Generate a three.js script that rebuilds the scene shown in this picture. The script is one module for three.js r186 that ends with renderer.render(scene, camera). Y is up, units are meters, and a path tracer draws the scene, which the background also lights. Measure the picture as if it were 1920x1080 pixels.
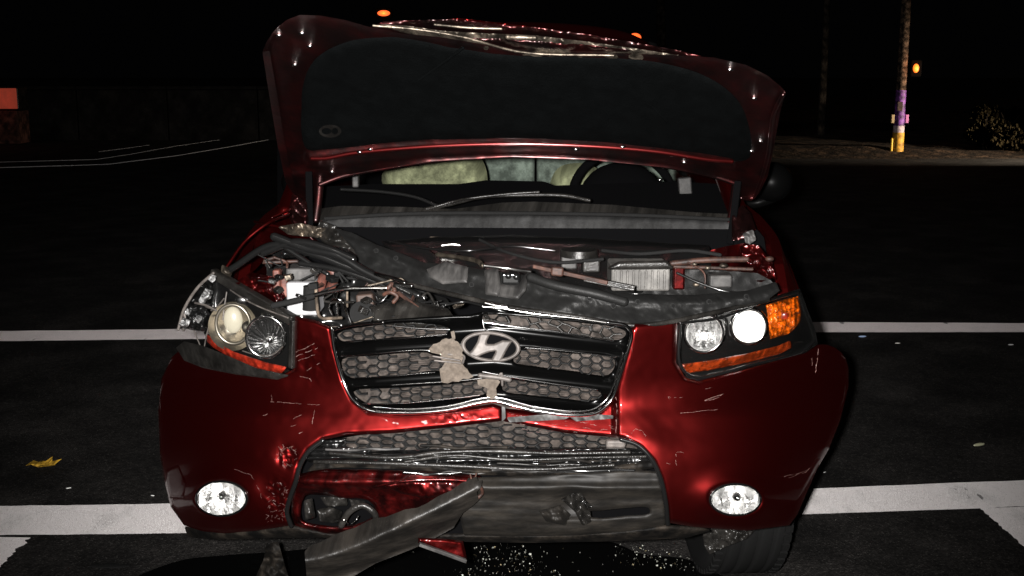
import * as THREE from 'three';
import { mergeGeometries, mergeVertices } from 'three/addons/utils/BufferGeometryUtils.js';
import { RoundedBoxGeometry } from 'three/addons/geometries/RoundedBoxGeometry.js';

// ---------------------------------------------------------------- camera, sky, light, exposure
const F = 2200, EYE = 1.5, PITCH = THREE.MathUtils.degToRad(10.5);
const scene = new THREE.Scene();
const camera = new THREE.PerspectiveCamera(2 * THREE.MathUtils.radToDeg(Math.atan(540 / F)), 16 / 9, 0.05, 400);
camera.position.set(0, EYE, 0);
camera.rotation.x = -PITCH;
scene.add(camera);
{ // night sky: almost black, a trace of town glow low down
  const w = 64, h = 32, a = new Float32Array(w * h * 4);
  for (let j = 0; j < h; j++) for (let i = 0; i < w; i++) {
    const k = (j * w + i) * 4;
    a[k] = 0.00055; a[k + 1] = 0.00055; a[k + 2] = 0.0006; a[k + 3] = 1;
  }
  const sky = new THREE.DataTexture(a, w, h, THREE.RGBAFormat, THREE.FloatType);
  sky.mapping = THREE.EquirectangularReflectionMapping; sky.needsUpdate = true;
  scene.background = sky; scene.environment = sky;
}
// faint even fill added high behind the photographer, standing for lot lighting
const lotFill = new THREE.DirectionalLight(new THREE.Color(1.0, 0.95, 0.9), 0.07);
lotFill.position.set(-5, 14, 9); lotFill.target.position.set(0, 0, -6);
lotFill.castShadow = true; lotFill.shadow.mapSize.set(2048, 2048); lotFill.shadow.radius = 6;
Object.assign(lotFill.shadow.camera, { left: -30, right: 30, top: 30, bottom: -30, near: 0.5, far: 90 });
scene.add(lotFill, lotFill.target);
// the photographer's flash, beside the lens
const flash = new THREE.SpotLight(new THREE.Color(1.0, 0.97, 0.94), 150, 0, 0.6, 1.0, 2);
flash.position.set(-0.07, EYE + 0.02, 0.02); flash.target.position.set(-0.05, 0.7, -9);
flash.castShadow = true; flash.shadow.mapSize.set(2048, 2048); flash.shadow.radius = 1.2;
scene.add(flash, flash.target);
const renderer = new THREE.WebGLRenderer({ antialias: true });
renderer.toneMapping = THREE.LinearToneMapping; renderer.toneMappingExposure = 1.0;
renderer.shadowMap.enabled = true;

// ---------------------------------------------------------------- helpers
let seed = 7;
const rnd = () => { seed = (seed * 1664525 + 1013904223) >>> 0; return seed / 4294967296; };
const rr = (a, b) => a + (b - a) * rnd();
const C = (r, g, b) => new THREE.Color().setRGB(r, g, b);
const CP = Math.cos(PITCH), SP = Math.sin(PITCH);
// a pixel of the photograph and a distance along the ground from the camera give a point
function P(px, py, d) {
  const x = (px - 960) / F, y = (540 - py) / F, t = d / (CP + y * SP);
  return new THREE.Vector3(x * t, EYE + (y * CP - SP) * t, -d);
}
function G(px, py, up = 0) { // where that pixel meets the ground
  const y = (540 - py) / F, t = (EYE - up) / (SP - y * CP);
  return new THREE.Vector3((px - 960) / F * t, up, -t * (CP + y * SP));
}
const hash = (x, y) => { const s = Math.sin(x * 127.1 + y * 311.7) * 43758.5453; return s - Math.floor(s); };
function vnoise(x, y) {
  const i = Math.floor(x), j = Math.floor(y), u = x - i, v = y - j, a = u * u * (3 - 2 * u), b = v * v * (3 - 2 * v);
  return (hash(i, j) * (1 - a) + hash(i + 1, j) * a) * (1 - b) + (hash(i, j + 1) * (1 - a) + hash(i + 1, j + 1) * a) * b - 0.5;
}
const fbm = (x, y) => vnoise(x, y) + 0.5 * vnoise(x * 2.1 + 7, y * 2.1) + 0.25 * vnoise(x * 4.3, y * 4.3 + 3);
function table(t) { // smooth interpolation through [x, value] pairs
  return x => {
    if (x <= t[0][0]) return t[0][1];
    for (let i = 1; i < t.length; i++) if (x <= t[i][0]) {
      const [x0, y0] = t[i - 1], [x1, y1] = t[i], h = x1 - x0, u = (x - x0) / h;
      const m0 = i > 1 ? (y1 - t[i - 2][1]) / (x1 - t[i - 2][0]) : (y1 - y0) / h;
      const m1 = i < t.length - 1 ? (t[i + 1][1] - y0) / (t[i + 1][0] - x0) : (y1 - y0) / h;
      const u2 = u * u, u3 = u2 * u;
      return (2 * u3 - 3 * u2 + 1) * y0 + (u3 - 2 * u2 + u) * h * m0 + (-2 * u3 + 3 * u2) * y1 + (u3 - u2) * h * m1;
    }
    return t[t.length - 1][1];
  };
}
function curve(pts, n = 6) { // closed smooth outline
  const c = new THREE.CatmullRomCurve3(pts.map(p => new THREE.Vector3(p[0], p[1], 0)), true, 'centripetal');
  return c.getPoints(pts.length * n).slice(0, -1).map(p => [p.x, p.y]);
}
const ellipse = (cx, cy, rx, ry, tilt = 0, n = 40) => Array.from({ length: n }, (_, i) => {
  const a = i / n * 2 * Math.PI, x = Math.cos(a) * rx, y = Math.sin(a) * ry;
  return [cx + x * Math.cos(tilt) - y * Math.sin(tilt), cy + x * Math.sin(tilt) + y * Math.cos(tilt)];
});
function sdf(poly, x, y) { // positive inside
  let d2 = 1e18, inside = false;
  for (let i = 0, j = poly.length - 1; i < poly.length; j = i++) {
    const [ax, ay] = poly[i], [bx, by] = poly[j], ex = bx - ax, ey = by - ay;
    const t = Math.max(0, Math.min(1, ((x - ax) * ex + (y - ay) * ey) / (ex * ex + ey * ey + 1e-9)));
    const qx = x - ax - ex * t, qy = y - ay - ey * t, q = qx * qx + qy * qy;
    if (q < d2) d2 = q;
    if ((ay > y) !== (by > y) && x < ex * (y - ay) / ey + ax) inside = !inside;
  }
  return (inside ? 1 : -1) * Math.sqrt(d2);
}
// A shaped panel: an outline with holes, its surface given by depth(x, y), a thickness and rolled edges.
function sheet(poly, { holes = [], depth = 2.6, cell = 5, thick = 0.006, roll = 0, rollW = 8, crumple = 0, freq = 0.03, back = true, map = P } = {}) {
  const dfn = typeof depth === 'function' ? depth : () => depth;
  const xs = poly.map(p => p[0]), ys = poly.map(p => p[1]);
  const x0 = Math.min(...xs) - cell, y0 = Math.min(...ys) - cell;
  const nx = Math.ceil((Math.max(...xs) + cell - x0) / cell), ny = Math.ceil((Math.max(...ys) + cell - y0) / cell);
  const sd = (x, y) => { let s = sdf(poly, x, y); for (const h of holes) s = Math.min(s, -sdf(h, x, y)); return s; };
  const val = new Float32Array((nx + 1) * (ny + 1));
  for (let j = 0; j <= ny; j++) for (let i = 0; i <= nx; i++) { let s = sd(x0 + i * cell, y0 + j * cell); if (Math.abs(s) < 0.02) s = 0.02; val[j * (nx + 1) + i] = s; }
  const pos = [], idx = [], seen = new Map(), rim = [], behind = [];
  const vert = (key, x, y, s) => {
    let k = seen.get(key); if (k !== undefined) return k;
    let d = dfn(x, y); const flat = d;
    if (roll) d += roll * Math.max(0, 1 - s / rollW) ** 2;
    if (crumple) d += crumple * fbm(x * freq, y * freq);
    const p = map(x, y, d), q = map(x, y, Math.max(d, flat) + thick); k = pos.length / 3; pos.push(p.x, p.y, p.z); behind.push([q.x, q.y, q.z]); seen.set(key, k); return k;
  };
  for (let j = 0; j < ny; j++) for (let i = 0; i < nx; i++) {
    const c = [[i, j], [i + 1, j], [i + 1, j + 1], [i, j + 1]], v = c.map(([a, b]) => val[b * (nx + 1) + a]);
    if (v.every(q => q <= 0)) continue;
    const loop = [], cut = [];
    for (let k = 0; k < 4; k++) {
      const m = (k + 1) % 4, [a, b] = c[k], [e, f] = c[m];
      if (v[k] > 0) loop.push(vert(a * 100003 + b, x0 + a * cell, y0 + b * cell, v[k]));
      if ((v[k] > 0) !== (v[m] > 0)) {
        const t = v[k] / (v[k] - v[m]);
        const key = 'e' + (Math.min(a, e) * 2 + (a === e ? 0 : 1)) + '_' + (Math.min(b, f) * 2 + (b === f ? 0 : 1)) + '_' + (a === e ? 'v' : 'h');
        const q = vert(key, x0 + (a + (e - a) * t) * cell, y0 + (b + (f - b) * t) * cell, 0);
        loop.push(q); cut.push(q);
      }
    }
    for (let k = 2; k < loop.length; k++) idx.push(loop[0], loop[k], loop[k - 1]);
    if (cut.length === 2) rim.push(cut);
    if (cut.length === 4) rim.push([cut[0], cut[1]], [cut[2], cut[3]]);
  }
  if (!idx.length) throw new Error('empty sheet near ' + poly[0]);
  const g = new THREE.BufferGeometry();
  g.setAttribute('position', new THREE.Float32BufferAttribute(pos, 3)); g.setIndex(idx); g.computeVertexNormals();
  const N = g.attributes.normal.array, nf = pos.length / 3;
  const P2 = pos.slice(), N2 = Array.from(N), I2 = idx.slice();
  const off = k => behind[k];
  if (back) {
    for (let k = 0; k < nf; k++) { P2.push(...off(k)); N2.push(-N[3 * k], -N[3 * k + 1], -N[3 * k + 2]); }
    for (let k = 0; k < idx.length; k += 3) I2.push(idx[k] + nf, idx[k + 2] + nf, idx[k + 1] + nf);
  }
  for (const [a, b] of rim) {
    const A = new THREE.Vector3(...pos.slice(3 * a, 3 * a + 3)), B = new THREE.Vector3(...pos.slice(3 * b, 3 * b + 3));
    const D = new THREE.Vector3(...off(a)), E2 = new THREE.Vector3(...off(b));
    const n = B.clone().sub(A).cross(D.clone().sub(A)).normalize(), s = P2.length / 3;
    for (const q of [A, B, E2, D]) { P2.push(q.x, q.y, q.z); N2.push(n.x, n.y, n.z); }
    I2.push(s, s + 1, s + 2, s, s + 2, s + 3);
  }
  const o = new THREE.BufferGeometry();
  o.setAttribute('position', new THREE.Float32BufferAttribute(P2, 3));
  o.setAttribute('normal', new THREE.Float32BufferAttribute(N2, 3));
  o.setIndex(I2); uvXY(o); return o;
}
function uvXY(g, s = 1) { // uv in metres from the thing's own width and height
  const p = g.attributes.position, u = new Float32Array(p.count * 2);
  for (let i = 0; i < p.count; i++) { u[2 * i] = p.getX(i) * s + p.getZ(i) * 0.31 * s; u[2 * i + 1] = p.getY(i) * s + p.getZ(i) * 0.57 * s; }
  g.setAttribute('uv', new THREE.BufferAttribute(u, 2)); return g;
}
function uvBox(g) { // uv in metres along the dominant axes of each face
  const p = g.attributes.position, n = g.attributes.normal, u = new Float32Array(p.count * 2);
  for (let i = 0; i < p.count; i++) {
    const ax = Math.abs(n.getX(i)), ay = Math.abs(n.getY(i)), az = Math.abs(n.getZ(i));
    u[2 * i] = ax > ay && ax > az ? p.getZ(i) : p.getX(i); u[2 * i + 1] = ay > ax && ay > az ? p.getZ(i) : p.getY(i);
  }
  g.setAttribute('uv', new THREE.BufferAttribute(u, 2)); return g;
}
const V = q => q.isVector3 ? q : P(...q);
function tube(pts, r, seg = 0, rad = 8) {
  const c = new THREE.CatmullRomCurve3(pts.map(V), false, 'centripetal');
  const g = new THREE.TubeGeometry(c, seg || Math.max(6, pts.length * 8), r, rad, false);
  const ends = [0, 1].map(t => new THREE.SphereGeometry(r, rad, 4).translate(...c.getPoint(t).toArray()));
  return mergeGeometries([g, ...ends].map(q => (q.deleteAttribute('uv'), uvXY(q))));
}
function ribbon(pts, w, h, seg = 0) { // a flat bar with rounded look: tube squashed across
  return tube(pts, w, seg, 6);
}
function pbox(x0, y0, x1, y1, d, dep, tiltZ = 0, bevel = 0.006, yaw = 0) { // box whose front fills a pixel rectangle at distance d
  const a = P(x0, y1, d), b = P(x1, y0, d), w = b.x - a.x, h = b.y - a.y;
  const g = new RoundedBoxGeometry(w, h, dep, 2, Math.min(bevel, w / 3, h / 3, dep / 3));
  g.rotateZ(tiltZ); g.rotateY(yaw);
  g.translate((a.x + b.x) / 2, (a.y + b.y) / 2, -d - dep / 2); return uvBox(g);
}
function bar(a, b, w, h, up = new THREE.Vector3(0, 1, 0)) { // straight rectangular bar between two points
  const A = V(a), B = V(b), L = A.distanceTo(B), g = new RoundedBoxGeometry(w, h, L, 1, Math.min(w, h) * 0.2);
  const m = new THREE.Matrix4().lookAt(A, B, up); g.applyMatrix4(m); const c = A.clone().add(B).multiplyScalar(0.5);
  return uvBox(g.translate(c.x, c.y, c.z));
}
function disc(px, py, d, r, dep, seg = 28) { return uvXY(new THREE.CylinderGeometry(r, r, dep, seg).rotateX(Math.PI / 2).translate(...P(px, py, d + dep / 2).toArray())); }
const used = new Map();
function numbered(n) { const k = used.get(n) || 0; used.set(n, k + 1); return k ? n + '_' + String(k).padStart(3, '0') : n; }
function shade(o) { o.castShadow = o.receiveShadow = true; return o; }
function thing(name, label, category, at = [0, 0, 0], group) {
  const o = new THREE.Group(); o.name = numbered(name); o.position.set(...at); o.userData = { label, category };
  if (group) o.userData.group = group; scene.add(o); return o;
}
function solo(name, geo, mat, label, category, group) {
  const m = shade(new THREE.Mesh(geo, mat)); m.name = numbered(name); m.userData = { label, category };
  if (group) m.userData.group = group; scene.add(m); return m;
}
function setting(name, geo, mat) { const m = shade(new THREE.Mesh(geo, mat)); m.name = numbered(name); m.userData.kind = 'structure'; scene.add(m); return m; }
function part(parent, name, geo, mat, label) { // geometry in world metres, moved into its thing's frame
  if (Array.isArray(geo)) geo = mergeGeometries(geo.map(g => { const q = g.index ? g.toNonIndexed() : g; for (const k of Object.keys(q.attributes)) if (!['position', 'normal', 'uv'].includes(k)) q.deleteAttribute(k); return q; }));
  let r = parent; while (r.parent && r.parent !== scene) r = r.parent;
  geo.translate(-r.position.x, -r.position.y, -r.position.z);
  const m = shade(new THREE.Mesh(geo, mat)); m.name = name; if (label) m.userData.label = label; parent.add(m); return m;
}

// ---------------------------------------------------------------- textures
function dataTex(w, h, fn, srgb, rep = 1) {
  const a = new Uint8Array(w * h * 4);
  for (let j = 0; j < h; j++) for (let i = 0; i < w; i++) { const c = fn(i, j), k = (j * w + i) * 4; for (let q = 0; q < 3; q++) a[k + q] = Math.max(0, Math.min(255, Array.isArray(c) ? c[q] : c)); a[k + 3] = 255; }
  const t = new THREE.DataTexture(a, w, h); t.wrapS = t.wrapT = THREE.RepeatWrapping; t.magFilter = THREE.LinearFilter; t.minFilter = THREE.LinearMipmapLinearFilter; t.generateMipmaps = true;
  if (srgb) t.colorSpace = THREE.SRGBColorSpace; t.repeat.set(rep, rep); t.needsUpdate = true; return t;
}
function tileNoise(n, cells) { // tileable value noise, one octave per entry of cells
  const out = new Float32Array(n * n); let amp = 1, tot = 0;
  for (const c of cells) {
    const g = Array.from({ length: c * c }, rnd);
    for (let j = 0; j < n; j++) for (let i = 0; i < n; i++) {
      const x = i / n * c, y = j / n * c, a = Math.floor(x), b = Math.floor(y); let u = x - a, v = y - b; u = u * u * (3 - 2 * u); v = v * v * (3 - 2 * v);
      const q = (p, r) => g[((r % c) * c) + (p % c)];
      out[j * n + i] += amp * ((q(a, b) * (1 - u) + q(a + 1, b) * u) * (1 - v) + (q(a, b + 1) * (1 - u) + q(a + 1, b + 1) * u) * v);
    }
    tot += amp; amp *= 0.62;
  }
  return out.map(v => v / tot);
}
const NA = tileNoise(512, [8, 19, 47, 101, 211]), NB = tileNoise(512, [5, 11, 23, 64, 170, 256]), NF = tileNoise(512, [128, 256]);
const grimeMap = (lo, hi, tint = [1, 1, 1], rep = 1) => dataTex(512, 512, (i, j) => { const v = lo + (hi - lo) * Math.max(0, Math.min(1, (NA[j * 512 + i] - 0.3) * 2.2)); return tint.map(t => v * t); }, true, rep);
const grainBump = dataTex(512, 512, (i, j) => NF[j * 512 + i] * 255, false, 4);
const waveBump = dataTex(512, 512, (i, j) => NA[j * 512 + i] * 255, false, 1.5);
const roughMap = dataTex(512, 512, (i, j) => { const v = 120 + 190 * (NB[j * 512 + i] - 0.3); return v; }, false, 1.3);

// ---------------------------------------------------------------- materials
const M = {};
const std = (o) => new THREE.MeshPhysicalMaterial({ side: THREE.DoubleSide, specularIntensity: o.metalness ? 1 : (o.roughness ?? 1) > 0.6 ? 0.25 : 0.6, ...o });
const phy = (o) => new THREE.MeshPhysicalMaterial({ side: THREE.DoubleSide, ...o });
M.plastic = std({ color: C(0.02, 0.0195, 0.019), roughness: 0.55, specularIntensity: 0.5, map: grimeMap(120, 255, [1, 0.98, 0.95], 2), roughnessMap: roughMap, bumpMap: grainBump, bumpScale: 0.0006 });
M.plasticDirty = std({ color: C(0.02, 0.018, 0.0165), roughness: 0.7, map: grimeMap(45, 255, [1, 0.95, 0.88], 3), bumpMap: waveBump, bumpScale: 0.004 });
{ const t = grimeMap(120, 255, [1, 0.96, 0.9], 1); t.repeat.set(1.6, 4.5); const b = waveBump.clone(); b.repeat.set(2, 4); b.needsUpdate = true; M.scraped = std({ color: C(0.0135, 0.0125, 0.0115), roughness: 0.6, map: t, bumpMap: b, bumpScale: 0.0006, specularIntensity: 0.5 }); }
M.gloss = phy({ color: C(0.004, 0.004, 0.004), roughness: 0.22, clearcoat: 0.5, clearcoatRoughness: 0.1 });
M.rubber = std({ color: C(0.008, 0.008, 0.008), roughness: 0.85, specularIntensity: 0.12, bumpMap: grainBump, bumpScale: 0.001 });
M.black = std({ color: C(0.0016, 0.0016, 0.0018), roughness: 0.95, specularIntensity: 0.05 });
M.cowl = std({ color: C(0.03, 0.03, 0.03), roughness: 0.8, map: grimeMap(150, 255, [1, 1, 1], 2), bumpMap: grainBump, bumpScale: 0.001 });
M.greyPart = std({ color: C(0.055, 0.055, 0.057), roughness: 0.55, map: grimeMap(110, 255, [1, 0.98, 0.95], 3) });
M.airBox = std({ color: C(0.13, 0.13, 0.13), roughness: 0.6, map: grimeMap(170, 255, [1, 0.98, 0.95], 3) });
M.steel = std({ color: C(0.55, 0.54, 0.52), metalness: 1, roughness: 0.3, roughnessMap: roughMap });
M.dullSteel = std({ color: C(0.3, 0.28, 0.26), metalness: 0.9, roughness: 0.5, map: grimeMap(90, 255, [1, 0.95, 0.88], 4), bumpMap: waveBump, bumpScale: 0.004 });
M.slat = std({ color: C(0.0008, 0.0008, 0.0008), roughness: 0.22, specularIntensity: 0.2 });
M.meshBar = std({ color: C(0.006, 0.006, 0.006), roughness: 0.6, specularIntensity: 0.2 });
M.mirror = std({ color: C(0.0014, 0.0014, 0.0014), roughness: 0.35, specularIntensity: 0.06 });
M.chrome = std({ color: C(0.8, 0.79, 0.78), metalness: 1, roughness: 0.12 });
M.torn = std({ color: C(0.085, 0.073, 0.062), roughness: 0.7, map: grimeMap(205, 255, [1, 0.98, 0.96], 20) });
M.support = std({ color: C(0.006, 0.006, 0.0059), roughness: 0.5, specularIntensity: 0.22, bumpMap: grainBump, bumpScale: 0.0004 });
M.satin = std({ color: C(0.1, 0.094, 0.09), metalness: 0.2, roughness: 0.55, specularIntensity: 0.6, map: grimeMap(170, 255, [1, 0.97, 0.95], 5) });
M.beige = std({ color: C(0.15, 0.13, 0.11), roughness: 0.85, map: grimeMap(120, 255, [1, 0.95, 0.9], 6), bumpMap: waveBump, bumpScale: 0.003 });
M.fins = std({ color: C(0.055, 0.052, 0.05), roughness: 0.7, map: grimeMap(130, 255, [1, 0.94, 0.9], 7), bumpMap: waveBump, bumpScale: 0.003 });
M.white = std({ color: C(0.32, 0.32, 0.33), roughness: 0.6, map: grimeMap(200, 255, [1, 1, 1], 3) });
M.brown = std({ color: C(0.06, 0.032, 0.024), roughness: 0.6, map: grimeMap(90, 255, [1, 0.9, 0.85], 5) });
M.brownDark = std({ color: C(0.035, 0.022, 0.017), roughness: 0.6 });
M.pinkHose = std({ color: C(0.14, 0.055, 0.045), roughness: 0.55, map: grimeMap(130, 255, [1, 0.95, 0.9], 5) });
M.pad = std({ color: C(0.0018, 0.0021, 0.0022), roughness: 0.95, specularIntensity: 0.03, map: grimeMap(215, 255, [1, 1, 1], 4), bumpMap: grainBump, bumpScale: 0.002 });
M.amber = phy({ color: C(0.24, 0.032, 0.006), map: grimeMap(120, 255, [1, 0.95, 0.9], 9), roughness: 0.25, clearcoat: 1, clearcoatRoughness: 0.05 });
M.amberTurn = phy({ color: C(0.85, 0.2, 0.012), roughness: 0.18, metalness: 0.05, clearcoat: 1, clearcoatRoughness: 0.04, map: grimeMap(130, 255, [1, 0.85, 0.7], 12) });
M.amberRed = phy({ color: C(0.26, 0.021, 0.01), map: grimeMap(120, 255, [1, 0.95, 0.9], 9), roughness: 0.3, clearcoat: 0.6, clearcoatRoughness: 0.1 });
M.glass = phy({ color: C(1, 1, 1), transmission: 1, thickness: 0, roughness: 0.02, ior: 1.5 });
M.lens = phy({ color: C(0.96, 0.96, 0.95), transmission: 1, thickness: 0, roughness: 0.03, ior: 1.45 });
M.seat = std({ color: C(0.2, 0.215, 0.14), roughness: 0.9, map: grimeMap(150, 255, [1, 1, 0.95], 3), bumpMap: grainBump, bumpScale: 0.001 });
M.rearSeat = std({ color: C(0.17, 0.21, 0.175), roughness: 0.9, map: grimeMap(150, 255, [1, 1, 1], 3) });
M.lampOn = std({ color: C(0.8, 0.8, 0.8), emissive: C(1, 0.97, 0.93), emissiveIntensity: 2.4, roughness: 0.3 });
M.lampWarm = std({ color: C(0.16, 0.15, 0.12), emissive: C(1, 0.9, 0.68), emissiveIntensity: 0.4, roughness: 0.3 });
M.lampDim = std({ color: C(0.8, 0.8, 0.8), emissive: C(1, 0.97, 0.93), emissiveIntensity: 0.7, roughness: 0.3 });
M.dullGlass = phy({ color: C(0.3, 0.3, 0.3), metalness: 0.4, roughness: 0.12, clearcoat: 1 });

// red metallic paint, with the scratches and chips the crash left on it
const RED = C(0.115, 0.0075, 0.0072);
M.red = phy({ color: RED, metalness: 1, roughness: 0.43, clearcoat: 1, clearcoatRoughness: 0.06 });
M.redInner = phy({ color: RED, metalness: 1, roughness: 0.5, clearcoat: 0.6, clearcoatRoughness: 0.2, map: grimeMap(120, 255, [1, 0.95, 0.95], 2), bumpMap: waveBump, bumpScale: 0.003 });
M.redGloss = phy({ color: RED, metalness: 1, roughness: 0.43, clearcoat: 1, clearcoatRoughness: 0.25 });
M.redHood = phy({ color: RED, metalness: 1, roughness: 0.4, clearcoat: 1, clearcoatRoughness: 0.32, map: grimeMap(110, 255, [1, 0.93, 0.93], 2), bumpMap: waveBump, bumpScale: 0.002 });

// ---------------------------------------------------------------- ground
const groundMap = dataTex(1024, 1024, (i, j) => {
  const k = (j % 512) * 512 + (i % 512), v = 88 + 120 * (NB[k] - 0.5) + 60 * (NF[k] - 0.5) + 26 * (NA[((j >> 1) % 512) * 512 + ((i >> 1) % 512)] - 0.5), h = hash(i, j);
  const s = h > 0.985 ? 130 : h > 0.93 ? 60 : h < 0.2 ? -26 : 0; return [v + s, v * 0.96 + s, v * 0.93 + s * 0.95];
}, true, 1 / 3);
M.asphalt = std({ color: C(0.135, 0.135, 0.135), roughness: 0.93, map: groundMap, bumpMap: dataTex(512, 512, (i, j) => (NF[j * 512 + i] * 0.7 + NB[j * 512 + i] * 0.3) * 255, false, 1 / 0.55), bumpScale: 0.006 });
{
  const g = new THREE.PlaneGeometry(300, 300, 60, 60).rotateX(-Math.PI / 2).translate(0, 0, -100);
  const p = g.attributes.position, u = g.attributes.uv; for (let i = 0; i < p.count; i++) u.setXY(i, p.getX(i), p.getZ(i));
  setting('ground', g, M.asphalt);
}
const stripeTex = dirt => dataTex(1024, 256, (i, j) => {
  const a = NB[(j * 2 % 512) * 512 + (i % 512)], b = NA[((j + 90) % 512) * 512 + ((i * 2) % 512)];
  let v = 252 - 70 * Math.max(0, a - 0.5) * dirt; if (a > 0.74 - 0.03 * dirt && b > 0.56) v = 120; if (hash(i, j) > 0.985) v -= 70; return [v, v * 0.975, v * 0.97];
}, true);
M.stripe = std({ color: C(0.86, 0.86, 0.86), roughness: 0.8, sheen: 1, sheenColor: C(1, 1, 1), sheenRoughness: 0.35, map: stripeTex(1.6), bumpMap: grainBump, bumpScale: 0.0015 });
M.stripeWhiter = std({ color: C(0.92, 0.87, 0.87), roughness: 0.8, sheen: 1, sheenColor: C(1, 0.94, 0.94), sheenRoughness: 0.3, map: stripeTex(0.6), bumpMap: grainBump, bumpScale: 0.0015 });  // rear line painted whiter to offset the flash falling off with distance
function paintStrip(name, a, b, mat, jag = 0.006, up = 0.004) { // a band between two rows of ground points, with a worn edge
  const n = 80, pos = [], idx = [];
  const at = (r, t) => { const k = Math.min(r.length - 2, Math.floor(t * (r.length - 1))), u = t * (r.length - 1) - k; return r[k].clone().lerp(r[k + 1], u); };
  for (let i = 0; i <= n; i++) {
    const t = i / n, p = at(a, t), q = at(b, t), e = q.clone().sub(p).normalize();
    p.addScaledVector(e, jag * (fbm(i * 0.9, 3) + fbm(i * 0.31, 9))); q.addScaledVector(e, jag * (fbm(i * 0.8, 13) + fbm(i * 0.27, 5)));
    for (let k = 0; k <= 4; k++) { const m = p.clone().lerp(q, k / 4); pos.push(m.x, up, m.z); }
    if (i < n) for (let k = 0; k < 4; k++) { const s = i * 5 + k; idx.push(s, s + 5, s + 1, s + 1, s + 5, s + 6); }
  }
  const g = new THREE.BufferGeometry(); g.setAttribute('position', new THREE.Float32BufferAttribute(pos, 3)); g.setIndex(idx); g.computeVertexNormals();
  const u = new Float32Array(pos.length / 3 * 2); for (let i = 0; i < pos.length / 3; i++) { u[2 * i] = pos[3 * i] * 0.8; u[2 * i + 1] = pos[3 * i + 2] * 0.8; }
  g.setAttribute('uv', new THREE.BufferAttribute(u, 2)); return setting(name, g, mat);
}
const gl = l => l.map(q => G(...q));
paintStrip('painted_line', gl([[-400, 953], [0, 951], [330, 946], [1500, 919], [1920, 902], [2300, 889]]), gl([[-400, 1008], [0, 1006], [345, 1002], [1490, 967], [1835, 955], [1920, 951], [2300, 940]]), M.stripe);
paintStrip('painted_line', gl([[-400, 626], [0, 622], [350, 618], [1530, 605], [1920, 607], [2300, 608]]), gl([[-400, 644], [0, 641], [350, 637], [1540, 624], [1920, 624], [2300, 625]]), M.stripeWhiter);
paintStrip('painted_line', gl([[0, 1009], [-120, 1080], [-400, 1240]]), gl([[58, 1010], [-8, 1072], [-210, 1240]]), M.stripe, 0.012);
paintStrip('painted_line', gl([[1838, 955], [1935, 1040], [2120, 1200]]), gl([[1930, 951.5], [2020, 1010], [2290, 1200]]), M.stripe);
paintStrip('painted_line', gl([[-300, 321], [0, 314], [200, 308], [330, 292], [420, 277], [520, 259], [620, 243]]), gl([[-300, 322.6], [0, 315.6], [200, 309.4], [330, 293.2], [420, 278], [520, 260], [620, 244]]), M.stripe, 0.02);
paintStrip('painted_line', gl([[-300, 309], [0, 304], [180, 299], [240, 290], [330, 274], [420, 261], [520, 247], [620, 235]]), gl([[-300, 310], [0, 305], [180, 300], [240, 290.8], [330, 274.7], [420, 261.6], [520, 247.6], [620, 235.6]]), M.stripe, 0.02);
paintStrip('painted_line', gl([[185, 284.5], [230, 279], [280, 272]]), gl([[185, 285.2], [230, 279.7], [280, 272.5]]), M.stripe, 0.02);
{ // oil and coolant that ran out under the engine
  const px = curve([[240, 1100], [330, 1056], [420, 1044], [520, 1037], [640, 1026], [760, 1019], [900, 1014], [1080, 1014], [1150, 1020], [1200, 1040], [1290, 1052], [1345, 1078], [1400, 1110], [1300, 1160], [800, 1180], [350, 1150]], 5);
  const pts = px.map(q => G(q[0], q[1]));
  const s = new THREE.Shape(pts.map(q => new THREE.Vector2(q.x, -q.z)));
  const g = new THREE.ShapeGeometry(s).rotateX(-Math.PI / 2).translate(0, 0.005, 0);
  setting('puddle', g, phy({ color: C(0.002, 0.002, 0.002), roughness: 0.04, clearcoat: 1, clearcoatRoughness: 0.02 }));
}

// ---------------------------------------------------------------- the crashed car
const car = thing('crashed_car', 'dark red SUV with raised hood, smashed grille and hanging bumper trim, parked across painted lines', 'car', [0, 0, -4.8]);
const CX = 938;
const vprof = table([[480, 0.15], [540, 0.105], [600, 0.066], [660, 0.068], [735, 0.08], [765, 0.076], [800, 0.054], [845, 0.024], [885, 0.016], [930, 0.02], [985, 0.045], [1025, 0.08]]);
const DF = (x, y) => { const u = (x - CX) / 648, a = Math.min(1.05, Math.abs(u)); const t = Math.max(0, Math.min(1, (785 - y) / 80)); return 2.55 + 0.10 * a * a + 0.45 * a ** 6 + vprof(y) * (1 - 0.25 * a * a) + 0.095 * t * t * (3 - 2 * t) * Math.max(0, (Math.abs(x - CX) - 235) / 300); };
const DFo = o => (x, y) => DF(x, y) + o;


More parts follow.
